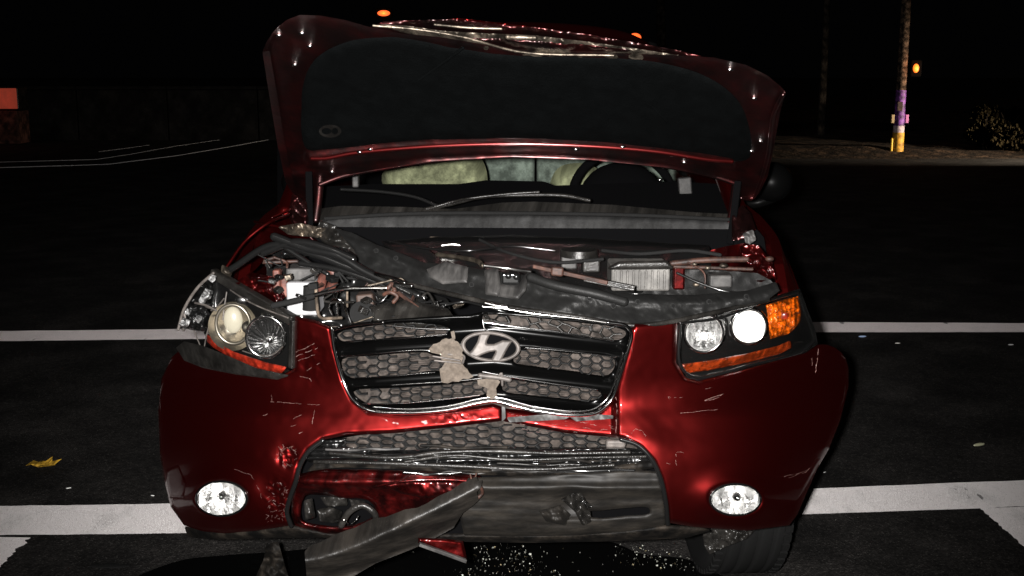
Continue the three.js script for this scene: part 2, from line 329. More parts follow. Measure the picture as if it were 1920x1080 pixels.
// headlight outlines cut from the bumper
const fogL = ellipse(415, 935, 47, 31), fogR = ellipse(1379, 937, 47, 28);
const bumperL = [[345, 650], [380, 657], [420, 672], [480, 697], [530, 703], [550, 692], [553, 592], [590, 600], [620, 613], [628, 655], [645, 715], [662, 750], [690, 771], [760, 775], [840, 769], [925, 757], [943, 763], [943, 789], [850, 800], [740, 812], [650, 816], [605, 825], [578, 845], [562, 870], [555, 900], [543, 935], [538, 960], [545, 985], [480, 995], [420, 1000], [380, 996], [345, 985], [320, 950], [308, 900], [300, 850], [297, 770], [303, 710], [322, 670]];
const bumperR = [[943, 765], [1000, 771], [1075, 779], [1120, 773], [1145, 751], [1160, 711], [1175, 661], [1183, 619], [1190, 607], [1270, 600], [1268, 680], [1285, 708], [1310, 714], [1400, 692], [1510, 662], [1534, 646], [1550, 646], [1566, 652], [1578, 661], [1586, 673], [1591, 690], [1591, 725], [1575, 790], [1555, 840], [1532, 880], [1510, 930], [1495, 965], [1480, 985], [1400, 995], [1300, 988], [1253, 980], [1250, 945], [1240, 900], [1225, 865], [1200, 838], [1170, 822], [1060, 812], [943, 790]];
const dent = (x, y, cx, cy, r, a) => a * Math.exp(-((x - cx) ** 2 + (y - cy) ** 2) / (r * r));
const DL = (x, y) => DF(x, y) + dent(x, y, 539, 856, 20, 0.012) + dent(x, y, 585, 700, 60, 0.01) + dent(x, y, 520, 930, 26, 0.008) - 0.028 * Math.exp(-((((x - 415) / 75) ** 2 + ((y - 935) / 52) ** 2) ** 2)) + 0.004 * fbm(x * 0.018, y * 0.018) + 0.0035 * fbm(x * 0.22, y * 0.2) * Math.exp(-((((x - 862) / 62) ** 2 + ((y - 783) / 9) ** 2) ** 2)) + 0.01 * fbm(x * 0.13, y * 0.13) * Math.exp(-((((x - 539) / 20) ** 2 + ((y - 857) / 20) ** 2) ** 2)) + 0.006 * fbm(x * 0.16, y * 0.16) * Math.exp(-((((x - 520) / 22) ** 2 + ((y - 935) / 40) ** 2) ** 2)) + 0.005 * fbm(x * 0.07, y * 0.05) * Math.exp(-((((x - 585) / 30) ** 2 + ((y - 670) / 50) ** 2) ** 2));
const DR = (x, y) => DF(x, y) + (x < 1160 ? 0.03 * Math.min(1, (1160 - x) / 12) : 0) + 0.004 * fbm(x * 0.016, 4 + y * 0.016) * Math.max(0.25, Math.min(1, (1450 - x) / 250)) - 0.006 * Math.exp(-(((y - 800 - Math.max(0, x - 1190) * 0.9) / 45) ** 2)) * Math.exp(-(((x - 1215) / 60) ** 2)) - 0.026 * Math.exp(-((((x - 1379) / 75) ** 2 + ((y - 937) / 50) ** 2) ** 2));
part(car, 'bumper_cover', (sheet(bumperL, { holes: [fogL], depth: DL, cell: 3, thick: 0.005, roll: 0.014, rollW: 7 })), M.red);
part(car, 'bumper_cover', (sheet(bumperR, { holes: [fogR], depth: DR, cell: 4, thick: 0.005, roll: 0.014, rollW: 7 })), M.red);
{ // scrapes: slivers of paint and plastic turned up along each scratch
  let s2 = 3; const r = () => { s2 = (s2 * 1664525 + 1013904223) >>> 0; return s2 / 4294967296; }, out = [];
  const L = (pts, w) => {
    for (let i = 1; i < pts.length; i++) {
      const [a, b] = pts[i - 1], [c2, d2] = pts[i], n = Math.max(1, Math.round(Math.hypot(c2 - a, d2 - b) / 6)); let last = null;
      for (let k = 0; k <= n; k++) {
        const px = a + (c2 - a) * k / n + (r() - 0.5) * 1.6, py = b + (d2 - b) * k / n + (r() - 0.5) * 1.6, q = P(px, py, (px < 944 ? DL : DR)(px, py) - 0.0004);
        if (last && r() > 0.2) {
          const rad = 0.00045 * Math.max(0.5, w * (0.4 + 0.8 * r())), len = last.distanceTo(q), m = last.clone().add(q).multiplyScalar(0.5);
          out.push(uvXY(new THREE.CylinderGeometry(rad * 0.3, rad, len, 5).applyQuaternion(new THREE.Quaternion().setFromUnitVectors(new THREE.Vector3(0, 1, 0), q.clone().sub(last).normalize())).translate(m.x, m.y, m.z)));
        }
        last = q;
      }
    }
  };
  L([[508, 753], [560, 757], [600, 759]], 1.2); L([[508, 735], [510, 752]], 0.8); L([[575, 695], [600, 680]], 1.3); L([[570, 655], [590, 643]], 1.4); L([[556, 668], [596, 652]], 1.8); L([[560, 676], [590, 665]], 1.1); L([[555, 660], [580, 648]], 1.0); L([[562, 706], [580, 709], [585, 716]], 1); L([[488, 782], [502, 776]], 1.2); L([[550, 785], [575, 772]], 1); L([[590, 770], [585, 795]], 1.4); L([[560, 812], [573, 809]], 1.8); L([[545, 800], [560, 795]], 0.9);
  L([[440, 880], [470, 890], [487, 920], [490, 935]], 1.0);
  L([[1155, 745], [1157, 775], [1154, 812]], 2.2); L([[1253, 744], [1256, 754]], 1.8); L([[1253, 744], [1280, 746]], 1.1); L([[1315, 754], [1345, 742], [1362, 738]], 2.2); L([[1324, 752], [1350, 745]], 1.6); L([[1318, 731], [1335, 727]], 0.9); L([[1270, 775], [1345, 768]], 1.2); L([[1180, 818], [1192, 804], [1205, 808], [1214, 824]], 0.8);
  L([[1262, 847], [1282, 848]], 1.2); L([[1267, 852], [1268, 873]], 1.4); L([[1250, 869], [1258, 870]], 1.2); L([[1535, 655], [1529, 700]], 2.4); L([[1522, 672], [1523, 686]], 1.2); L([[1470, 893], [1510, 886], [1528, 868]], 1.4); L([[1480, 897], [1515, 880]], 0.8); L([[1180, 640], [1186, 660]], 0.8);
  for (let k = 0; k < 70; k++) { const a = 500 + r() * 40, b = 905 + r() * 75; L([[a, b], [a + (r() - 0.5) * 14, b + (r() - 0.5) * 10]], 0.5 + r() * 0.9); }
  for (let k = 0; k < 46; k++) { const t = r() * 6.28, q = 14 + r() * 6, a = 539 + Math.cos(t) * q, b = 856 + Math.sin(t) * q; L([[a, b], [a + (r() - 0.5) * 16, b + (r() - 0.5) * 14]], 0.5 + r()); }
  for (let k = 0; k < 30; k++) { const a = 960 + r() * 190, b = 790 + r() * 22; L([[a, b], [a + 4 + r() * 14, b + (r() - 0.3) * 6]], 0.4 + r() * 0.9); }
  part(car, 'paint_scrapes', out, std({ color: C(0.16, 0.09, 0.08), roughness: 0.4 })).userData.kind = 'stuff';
}
part(car, 'torn_paint_edge', [sheet([[941, 762], [947, 763], [948, 784], [941, 791]], { depth: DFo(-0.002), cell: 2 }), sheet([[950, 782], [985, 780], [1060, 774], [1078, 777], [1060, 786], [1000, 790], [955, 792]], { depth: DFo(0.016), cell: 3, crumple: 0.006, freq: 0.06 }), sheet([[1062, 778], [1110, 776], [1150, 779], [1150, 785], [1080, 790]], { depth: DFo(0.018), cell: 3, crumple: 0.006, freq: 0.08 })], M.greyPart);
// fender flanks that carry the bumper round to the wheel arches, and body sides
const tumble = y => y < 0.62 ? 0.86 + 0.05 * (y - 0.3) : y < 0.8 ? 0.876 : 0.876 - 0.42 * (y - 0.8); // half-width of the body at height y
function side(s) {
  const arc = (c, r) => Array.from({ length: 25 }, (_, i) => [c + Math.cos(i / 24 * Math.PI) * r, 370 + Math.sin(i / 24 * Math.PI) * r]);
  const out = [[3160, 500], [3140, 900], [3230, 985], [3600, 1060], [4300, 1100], [5600, 1150], [6700, 1190], [7050, 1100], [7100, 700], [7050, 420], [6560, 340], ...arc(6130, 425), [5690, 300], [3940, 300], ...arc(3500, 435)];
  return sheet(out, { depth: 0, cell: 30, thick: 0.03, map: (x, y, d) => new THREE.Vector3(s * (tumble(y / 1000) - d - 0.10 * Math.max(0, (3500 - x) / 400) ** 2 - 0.1 * Math.max(0, (x - 6600) / 500) ** 2), y / 1000, -x / 1000) });
}
for (const s of [-1, 1]) {
  part(car, 'body_side', uvXY(side(s)), M.red);
  for (const [a, b] of [[3.95, 4.85], [4.9, 5.72]]) {
    const door = part(car, 'door', uvBox(new RoundedBoxGeometry(0.012, 0.5, b - a - 0.02, 2, 0.005).translate(s * 0.885, 0.58, -(a + b) / 2)), M.red);
    part(door, 'handle', uvBox(new RoundedBoxGeometry(0.03, 0.03, 0.18, 2, 0.012).translate(s * 0.83, 0.95, -b + 0.2)), M.red);
    part(door, 'window', uvBox(new RoundedBoxGeometry(0.008, 0.4, b - a - 0.1, 1, 0.003).rotateZ(s * 0.4).translate(s * 0.68, 1.32, -(a + b) / 2 - 0.1)), M.gloss);
  }
}
part(car, 'tailgate', uvBox(new RoundedBoxGeometry(1.66, 0.85, 0.12, 3, 0.05).translate(0, 0.82, -7.1)), M.red);
part(car, 'rear_window', uvBox(new RoundedBoxGeometry(1.3, 0.5, 0.02, 1, 0.008).rotateX(0.35).translate(0, 1.42, -6.95)), M.gloss);
part(car, 'underbody', uvBox(new RoundedBoxGeometry(1.5, 0.3, 3.9, 2, 0.05).translate(0, 0.4, -5.1)), M.black);
{ // roof: a shell with a rounded leading edge
  const n = 40, m = 30, pos = [], idx = [];
  for (let j = 0; j <= m; j++) for (let i = 0; i <= n; i++) {
    const u = i / n * 2 - 1, v = j / m, z = 4.35 + v * 2.6;
    const w = 0.64 - 0.02 * Math.cos(v * 3), fr = Math.max(0, 1 - v / 0.16) ** 2;
    pos.push(u * w * (1 - 0.12 * fr), 1.69 - 0.06 * u * u - 0.12 * Math.abs(u) ** 8 - 0.10 * fr - 0.08 * Math.max(0, v - 0.6) ** 2, -z + 0.06 * u * u * fr);
    if (i < n && j < m) { const s = j * (n + 1) + i; idx.push(s, s + 1, s + n + 1, s + 1, s + n + 2, s + n + 1); }
  }
  const g = new THREE.BufferGeometry(); g.setAttribute('position', new THREE.Float32BufferAttribute(pos, 3)); g.setIndex(idx); g.computeVertexNormals(); uvXY(g);
  part(car, 'roof', g, M.red);
  for (const s of [-1, 1]) {
    part(car, 'windshield_pillar', tube([new THREE.Vector3(s * 0.71, 1.06, -3.66), new THREE.Vector3(s * 0.65, 1.32, -4.05), new THREE.Vector3(s * 0.55, 1.54, -4.42)], 0.032), M.red);
    part(car, 'door_pillar', tube([new THREE.Vector3(s * 0.74, 1.1, -4.95), new THREE.Vector3(s * 0.58, 1.58, -5.05)], 0.045), M.gloss);
    part(car, 'rear_pillar', tube([new THREE.Vector3(s * 0.7, 1.14, -6.8), new THREE.Vector3(s * 0.55, 1.56, -6.6)], 0.07), M.red);
  }
}
{ // windscreen, bowed
  const n = 24, m = 12, pos = [], idx = [];
  for (let j = 0; j <= m; j++) for (let i = 0; i <= n; i++) {
    const u = i / n * 2 - 1, v = j / m, w = 0.72 - 0.13 * v;
    pos.push(u * w, 1.06 + 0.56 * v, -3.5 - 0.84 * v - 0.12 * u * u);
    if (i < n && j < m) { const s = j * (n + 1) + i; idx.push(s, s + 1, s + n + 1, s + 1, s + n + 2, s + n + 1); }
  }
  const g = new THREE.BufferGeometry(); g.setAttribute('position', new THREE.Float32BufferAttribute(pos, 3)); g.setIndex(idx); g.computeVertexNormals(); uvXY(g);
  part(car, 'windshield', g, M.glass);
}
// cabin
part(car, 'dashboard', sheet([[590, 420], [600, 350], [700, 345], [860, 345], [910, 338], [1020, 340], [1040, 348], [1090, 346], [1270, 340], [1350, 345], [1385, 420]], { depth: (x, y) => 4.02 - (y - 340) * 0.003, cell: 6, thick: 0.05 }), M.black);
part(car, 'cabin_wall', sheet([[520, 250], [1420, 250], [1420, 420], [520, 420]], { depth: 6.4, cell: 20 }), M.black);
const seatShape = (pts, d, mat, name) => part(car, name, sheet(curve(pts), { depth: d, cell: 4, thick: 0.08, roll: 0.08, rollW: 26 }), mat);
seatShape([[735, 372], [716, 340], [722, 312], [745, 290], [800, 276], [860, 276], [895, 288], [910, 312], [914, 345], [905, 372]], 4.7, M.seat, 'front_seat');
seatShape([[1030, 380], [1034, 335], [1048, 314], [1075, 306], [1110, 310], [1130, 330], [1134, 380]], 4.7, M.seat, 'front_seat');
part(car, 'rear_seat', [pbox(906, 285, 1003, 400, 5.7, 0.2, 0, 0.03), pbox(1006, 285, 1190, 400, 5.7, 0.2, 0, 0.03)], M.rearSeat);
part(car, 'rear_seat', pbox(1195, 300, 1262, 400, 5.8, 0.2, 0, 0.03), M.rearSeat);
{
  const c = P(1168, 362, 4.28), g = new THREE.TorusGeometry(0.185, 0.017, 10, 40).rotateX(-0.5).translate(c.x, c.y - 0.02, c.z);
  const w = part(car, 'steering_wheel', uvXY(g), M.black);
  part(w, 'hub', uvXY(new THREE.SphereGeometry(0.16, 24, 12).scale(1, 0.95, 0.35).rotateX(-0.5).translate(c.x, c.y - 0.03, c.z - 0.03)), M.black);
}
part(car, 'air_vent', pbox(1272, 333, 1298, 366, 3.95, 0.03, 0.1), M.greyPart);
part(car, 'air_vent', pbox(660, 326, 672, 352, 3.95, 0.03), M.greyPart);
{ // right-hand mirror
  const c = P(1446, 341, 4.15);
  const m = part(car, 'door_mirror', uvXY(new THREE.SphereGeometry(0.11, 28, 18).scale(0.68, 0.64, 0.7).translate(c.x, c.y, c.z)), M.mirror);
  part(m, 'mirror_arm', tube([[1446, 372, 4.15], [1420, 380, 4.15], [1385, 382, 4.18]], 0.02), M.mirror);
  const l = P(503, 341, 4.15).x; const q = part(car, 'door_mirror', uvXY(new THREE.SphereGeometry(0.11, 28, 18).scale(0.68, 0.64, 0.7).translate(-0.74, c.y, c.z)), M.mirror); void l;
  part(q, 'mirror_arm', tube([new THREE.Vector3(-0.74, c.y - 0.06, c.z), new THREE.Vector3(-0.68, c.y - 0.08, c.z)], 0.02), M.gloss);
}
// wheels
function wheel(x, z, turn) {
  const prof = [[0.22, -0.112], [0.3, -0.118], [0.335, -0.112], [0.352, -0.098]];
  for (const g of [-0.055, -0.012, 0.03, 0.07]) prof.push([0.36, g - 0.012], [0.36, g - 0.004], [0.349, g - 0.003], [0.349, g + 0.004], [0.36, g + 0.005]);
  prof.push([0.352, 0.098], [0.335, 0.112], [0.3, 0.118], [0.22, 0.112]);
  const place = g => uvXY(g.rotateZ(Math.PI / 2).rotateY(turn).translate(x, 0.36, z));
  const t = part(car, 'wheel', place(new THREE.LatheGeometry(prof.map(p => new THREE.Vector2(...p)), 64)), M.rubber);
  part(t, 'rim', place(new THREE.LatheGeometry([[0.0, 0.06], [0.05, 0.07], [0.08, 0.04], [0.18, 0.03], [0.215, 0.09], [0.235, 0.11], [0.23, -0.1], [0.0, -0.02]].map(p => new THREE.Vector2(...p)), 40)), M.dullSteel);
  const blocks = []; for (let k = 0; k < 60; k++) for (const q of [-0.092, 0.092]) { const a = k / 60 * 6.283; blocks.push(new THREE.BoxGeometry(0.022, 0.022, 0.026).translate(0, 0.35, 0).rotateX(a).translate(q, 0, 0).rotateY(turn).translate(x, 0.36, z)); }
  part(t, 'tread', blocks, M.rubber);
}
wheel(0.665, -3.42, 0.04); wheel(-0.76, -3.72, 0.18); wheel(0.76, -6.13, 0); wheel(-0.76, -6.13, 0);

// ------------------------------------------------------------ hood, raised and crumpled along its front edge
const HD = (x, y) => { const yl = y - 0.11 * (x - 980) * (y < 220 ? 1 : Math.max(0, (340 - y) / 120)) * 0.6; return 3.5 - 0.68 * (340 - yl) / 285 - 0.02 * Math.cos((x - 980) / 300); };
const hoodOut = [[492, 97], [500, 78], [515, 56], [538, 37], [562, 28], [600, 29], [650, 38], [690, 50], [750, 62], [830, 70], [900, 82], [980, 93], [1100, 97], [1200, 101], [1280, 104], [1340, 108], [1400, 122], [1440, 142], [1466, 164], [1474, 174], [1464, 205], [1452, 270], [1440, 330], [1424, 362], [1412, 374], [1388, 372], [1384, 346], [1330, 330], [1250, 314], [1100, 299], [960, 294], [800, 303], [700, 319], [620, 334], [594, 352], [586, 380], [566, 380], [548, 362], [535, 340], [520, 270], [505, 180]];
const padOut = curve([[566, 255], [565, 205], [569, 155], [590, 112], [640, 82], [720, 68], [800, 78], [880, 94], [980, 105], [1150, 108], [1250, 120], [1330, 146], [1382, 186], [1403, 232], [1408, 290], [1395, 303], [1330, 296], [1250, 285], [1120, 270], [980, 262], [800, 264], [690, 273], [610, 281], [576, 280]], 5);
const ridge = x => 264 + ((x - 960) / 420) ** 2 * 34;
const HDu = (x, y) => HD(x, y) - 0.028 * Math.exp(-(((y - ridge(x) - 8) / 11) ** 2)) * (Math.abs(x - 975) < 400 ? 1 : 0.2) - 0.012 * Math.exp(-(((y - ridge(x) - 34) / 9) ** 2)) + 0.004 * fbm(x * 0.02, y * 0.02);
const hood = part(car, 'hood', sheet(hoodOut, { depth: HDu, cell: 5, thick: 0.03, roll: -0.012, rollW: 9 }), M.redHood);
part(hood, 'insulation_pad', sheet(padOut, { depth: (x, y) => HD(x, y) - 0.022 + 0.008 * fbm(x * 0.008, y * 0.012), cell: 6, thick: 0.015, roll: 0.02, rollW: 14 }), M.pad);
// creases and clips on the pad
part(hood, 'pad_crease', [tube([[785, 150, HD(785, 150) - 0.022], [830, 118, HD(830, 118) - 0.022], [868, 90, HD(868, 90) - 0.022]], 0.004), tube([[1220, 197, HD(1220, 197) - 0.022], [1250, 228, HD(1250, 228) - 0.022]], 0.0025)], M.pad);
part(hood, 'pad_mark', sheet(ellipse(619, 246, 21, 12), { holes: [ellipse(612, 246, 9, 6), ellipse(628, 246, 6, 6)], depth: (x, y) => HD(x, y) - 0.03, cell: 2, thick: 0.003 }), M.plastic);
for (const [x, y] of [[552, 121], [674, 285], [694, 280], [622, 322], [1168, 275], [1080, 280], [1283, 304], [1238, 337], [1427, 265], [1410, 283], [565, 62], [580, 86], [522, 66], [1415, 184], [1370, 130]])
  part(hood, 'hood_clip', uvXY(new THREE.SphereGeometry(0.007, 12, 8).scale(1.2, 0.7, 0.6).translate(...P(x, y, HDu(x, y) - 0.006).toArray())), M.chrome);
// outer skin folded over the front edge
const fold = (pts, o, c, mat, name = 'folded_edge') => part(hood, name, sheet(pts, { depth: (x, y) => HD(x, y) + o, cell: 3, thick: 0.004, crumple: c, freq: 0.035, roll: 0.01, rollW: 6 }), mat);
fold([[690, 52], [720, 40], [780, 38], [850, 36], [930, 45], [1010, 52], [1100, 64], [1180, 78], [1260, 92], [1320, 106], [1290, 112], [1150, 104], [1000, 100], [900, 88], [800, 68]], 0.03, 0.03, M.redHood);
fold([[700, 45], [760, 48], [830, 58], [900, 62], [1000, 66], [1100, 78], [1200, 92], [1300, 108], [1280, 114], [1150, 110], [1000, 106], [900, 92], [830, 74], [760, 62]], 0.0, 0.05, M.dullSteel);
fold([[780, 42], [860, 34], [930, 42], [1000, 50], [990, 58], [900, 52]], 0.05, 0.06, M.red);
fold([[860, 70], [980, 74], [1100, 84], [1215, 97], [1100, 97], [960, 92]], -0.012, 0.03, M.redHood);
part(hood, 'bare_metal_strip', [tube([[952, 69, HD(952, 69) - 0.03], [975, 70, HD(975, 70) - 0.035], [1003, 71, HD(1003, 71) - 0.03]], 0.006), tube([[815, 46, HD(815, 46) - 0.01], [880, 52, HD(880, 52) - 0.02], [940, 54, HD(940, 54) - 0.01]], 0.003), tube([[700, 48], [780, 55], [870, 70], [980, 98], [1150, 104]].map(([x, y]) => [x, y, HD(x, y) - 0.02]), 0.003)], M.dullSteel);
// side flanges and rolled hem
part(hood, 'side_flange', sheet([[492, 97], [506, 95], [520, 180], [534, 265], [548, 330], [560, 366], [548, 362], [535, 340], [520, 270], [505, 180]], { depth: (x, y) => HD(x, y) - 0.02 - (x - 490) * 0.0002, cell: 3, thick: 0.01 }), M.redHood);
part(hood, 'side_flange', tube([[1468, 178, HD(1468, 178) - 0.01], [1452, 210, HD(1452, 210) - 0.018], [1440, 290, HD(1440, 290) - 0.018], [1424, 345, HD(1424, 345) - 0.014], [1410, 372, HD(1410, 372) - 0.01], [1390, 371, 3.54]], 0.006), M.redHood);
part(hood, 'ridge_tube', tube([585, 610, 660, 740, 830, 960, 1100, 1230, 1330, 1372].map((x, i, l) => [x, ridge(x) + 6 + (i === 1 || i === 8 ? 3 : 0), HD(x, ridge(x) + 6) - 0.026]), 0.007, 90), M.redGloss);  // glossy tube added along the hood ridge to carry a highlight line
part(hood, 'hem', tube([[600, 346, 3.46], [640, 331, 3.46], [720, 315, 3.45], [830, 299, 3.45], [960, 292, 3.44], [1100, 296, 3.45], [1230, 309, 3.45], [1330, 328, 3.46], [1380, 344, 3.47]], 0.007), M.redHood);
for (const [a, b] of [[[579, 322], [581, 442]], [[1384, 340], [1369, 458]]]) part(car, 'hood_hinge', bar([...a, 3.42], [...b, 3.36], 0.02, 0.012), M.black);
for (const [a, b, c] of [[[600, 335], [597, 375], [592, 412]], [[1380, 345], [1374, 390], [1366, 432]]]) part(car, 'hinge_bracket', tube([[...a, 3.48], [...b, 3.46], [...c, 3.44]], 0.012), M.redHood);

// ------------------------------------------------------------ cowl, wipers, engine bay
part(car, 'wiper_tray', sheet([[592, 392], [640, 386], [760, 388], [850, 392], [940, 380], [1000, 378], [1150, 384], [1300, 398], [1384, 402], [1384, 420], [600, 416]], { depth: (x, y) => 3.52 - (y - 380) * 0.002, cell: 5, thick: 0.01 }), M.plastic);
part(car, 'cowl_panel', sheet([[596, 415], [640, 404], [760, 402], [980, 402], [1200, 407], [1372, 414], [1386, 430], [1362, 462], [1250, 453], [1100, 441], [960, 434], [830, 438], [740, 446], [690, 442], [640, 432]], { depth: (x, y) => 3.44 - (y - 404) * 0.0007, cell: 4, thick: 0.012, roll: 0.02, rollW: 6 }), M.cowl);
part(car, 'cowl_seal', [tube([[610, 410, 3.44], [760, 401, 3.43], [980, 400, 3.42], [1200, 404, 3.43], [1372, 412, 3.44]], 0.006), tube([[700, 443, 3.4], [830, 437, 3.4], [960, 433, 3.39], [1100, 440, 3.4], [1250, 452, 3.4]], 0.004)], M.rubber);
part(car, 'wiper', [tube([[800, 392, 3.5], [840, 384, 3.52], [900, 370, 3.55], [970, 366, 3.56], [1060, 367, 3.55], [1105, 376, 3.53]], 0.006), tube([[815, 388, 3.47], [850, 378, 3.48], [880, 372, 3.5], [960, 363, 3.5], [1010, 360, 3.5]], 0.004)], M.plastic);
part(car, 'wiper', tube([[820, 386, 3.5], [780, 370, 3.52], [720, 360, 3.54], [640, 355, 3.56]], 0.006), M.gloss);
part(car, 'firewall', sheet([[560, 425], [1430, 430], [1460, 620], [480, 620]], { depth: 3.38, cell: 20 }), M.black);
part(car, 'engine_cover', sheet([[715, 452], [820, 444], [960, 440], [1100, 446], [1330, 460], [1345, 520], [1200, 560], [900, 540], [740, 500]], { depth: (x, y) => 3.25 - (y - 450) * 0.002, cell: 6, thick: 0.03, roll: 0.03, rollW: 12, crumple: 0.015, freq: 0.02 }), M.gloss);
part(car, 'warning_tag', pbox(806, 444, 893, 457, 3.3, 0.004), M.beige);
part(car, 'engine_bracket', tube([[828, 460, 3.2], [850, 458, 3.2], [862, 460, 3.2]], 0.004), M.steel);
// reservoir with cap
{
  const r = part(car, 'fluid_reservoir', pbox(1052, 478, 1083, 506, 3.05, 0.08), M.greyPart);
  part(r, 'cap', uvXY(new THREE.CylinderGeometry(0.048, 0.05, 0.018, 28).translate(...P(1086, 474, 3.06).toArray())), M.plastic);
  part(car, 'fluid_reservoir', pbox(1092, 484, 1126, 512, 3.06, 0.06), M.plastic);
}
{ // ribbed air box
  const a = part(car, 'air_filter_box', pbox(1146, 500, 1257, 546, 2.98, 0.14), M.airBox);
  for (let k = 0; k < 9; k++) part(a, 'rib', pbox(1151 + k * 11.6, 508, 1156 + k * 11.6, 543, 2.972, 0.012, 0, 0.002), M.airBox);
  part(a, 'lid', sheet([[1138, 502], [1160, 490], [1250, 488], [1262, 500], [1262, 505], [1144, 506]], { depth: 2.96, cell: 3, thick: 0.02, roll: 0.01, rollW: 4 }), M.plastic);
}
part(car, 'bay_brace', pbox(1262, 500, 1285, 544, 2.97, 0.03), M.redInner);
part(car, 'fuse_box', pbox(1330, 516, 1374, 540, 2.95, 0.08), M.greyPart);
part(car, 'bay_rail', [tube([[1260, 494, 2.99], [1320, 488, 2.98], [1400, 486, 2.98]], 0.008), tube([[1265, 500, 2.97], [1330, 502, 2.97], [1410, 505, 2.97]], 0.005)], M.brown);
part(car, 'strut_tower', sheet([[1330, 470], [1360, 462], [1400, 455], [1440, 480], [1450, 520], [1425, 530], [1380, 512], [1335, 505]], { depth: (x, y) => 3.05 + (500 - y) * 0.002, cell: 4, thick: 0.01, crumple: 0.04, freq: 0.03 }), M.redInner);
part(car, 'bay_panel', sheet([[1262, 505], [1330, 506], [1420, 512], [1450, 528], [1440, 550], [1300, 556], [1200, 550]], { depth: 3.0, cell: 5, thick: 0.01, crumple: 0.02 }), M.support);
for (let k = 0; k < 5; k++) { const x = rr(1290, 1445), y = rr(470, 545); part(car, 'clip', uvXY(new THREE.SphereGeometry(rr(0.004, 0.009), 10, 7).scale(1.3, 0.8, 1).translate(...P(x, y, 2.93).toArray())), rnd() > 0.5 ? M.dullSteel : M.brown); }
// radiator support panel pushed back across the bay
const supD = (x, y) => 2.98 - 0.22 * Math.min(1, Math.max(0, (x - 630) / 420)) - (y - 520) * 0.0012 + 0.05 * Math.max(0, (x - 1180) / 260);
const supTop = table([[625, 428], [700, 455], [790, 492], [880, 502], [960, 512], [1050, 528], [1130, 545], [1200, 550], [1300, 553], [1400, 545], [1455, 530]]);
part(car, 'radiator_support', sheet([[628, 428], [660, 436], [705, 458], [760, 478], [795, 492], [860, 496], [900, 504], [1000, 518], [1060, 530], [1130, 545], [1200, 552], [1300, 553], [1400, 545], [1455, 528], [1462, 545], [1440, 562], [1330, 586], [1255, 604], [1190, 610], [1080, 592], [960, 575], [860, 553], [760, 530], [690, 510], [668, 498], [665, 470]], { depth: (x, y) => supD(x, y) - 0.012 * Math.exp(-(((y - supTop(x) - 14) / 9) ** 2)) + 0.006 * fbm(x * 0.07, y * 0.09), cell: 3, thick: 0.006, roll: 0.004, rollW: 4, crumple: 0.012, freq: 0.025 }), M.support);
part(car, 'support_seal', tube([[672, 503, 2.86], [760, 531, 2.82], [860, 555, 2.76], [960, 577, 2.7], [1080, 594, 2.66], [1180, 610, 2.65], [1240, 606, 2.66], [1330, 588, 2.7], [1440, 563, 2.78]], 0.006), M.plastic);
part(car, 'support_plate', sheet([[800, 505], [835, 490], [878, 500], [876, 530], [830, 533], [806, 520]], { depth: (x, y) => supD(x, y) - 0.03, cell: 3, thick: 0.008, roll: 0.008, rollW: 6 }), M.greyPart);
part(car, 'latch_bracket', [sheet([[908, 506], [934, 502], [940, 540], [934, 556], [910, 552]], { depth: (x, y) => supD(x, y) - 0.05, cell: 3, thick: 0.01, roll: 0.012, rollW: 6, crumple: 0.01 }), sheet([[934, 532], [970, 536], [985, 515], [992, 508], [986, 545], [972, 562], [934, 556]], { depth: (x, y) => supD(x, y) - 0.045, cell: 3, thick: 0.012, roll: 0.01, rollW: 5, crumple: 0.012 })], M.greyPart);
part(car, 'latch', [pbox(940, 512, 975, 534, 2.73, 0.03), uvXY(new THREE.SphereGeometry(0.008, 12, 8).translate(...P(953, 517, 2.72).toArray())), uvXY(new THREE.SphereGeometry(0.008, 12, 8).translate(...P(968, 519, 2.72).toArray()))], M.gloss);
part(car, 'latch_rod', tube([[908, 498, 2.72], [950, 503, 2.71], [994, 509, 2.72]], 0.004), M.steel);
part(car, 'support_rail', bar([1000, 499, 2.8], [1140, 530, 2.74], 0.012, 0.01), M.brown);
part(car, 'rail_clamp', pbox(1033, 501, 1057, 519, 2.74, 0.02, -0.1), M.brown);
part(car, 'bay_rail', bar([1095, 522, 2.76], [1190, 541, 2.74], 0.01, 0.014), M.plastic);
part(car, 'bay_pipe', tube([[820, 477, 3.05], [890, 488, 2.95], [905, 498, 2.85]], 0.006), M.dullSteel);
part(car, 'panel_highlight_rib', tube([[995, 520, 2.735], [1040, 535, 2.71], [1120, 552, 2.69], [1170, 566, 2.69]], 0.012), M.support);
for (const [x, y] of [[705, 470], [742, 484], [866, 508], [1010, 528], [1062, 545], [1105, 560], [1196, 566], [1262, 574], [1330, 566], [1400, 556], [884, 534], [1150, 574]]) { // hex bolts along the support panel
  const q = P(x, y, supD(x, y) - 0.024), b = part(car, 'bolt', uvXY(new THREE.CylinderGeometry(0.0045, 0.0045, 0.006, 6).rotateX(Math.PI / 2 - 0.5).translate(q.x, q.y, q.z)), M.gloss);
  part(b, 'washer', uvXY(new THREE.CylinderGeometry(0.0065, 0.0065, 0.002, 18).rotateX(Math.PI / 2 - 0.5).translate(q.x, q.y - 0.001, q.z - 0.004)), M.support);
}
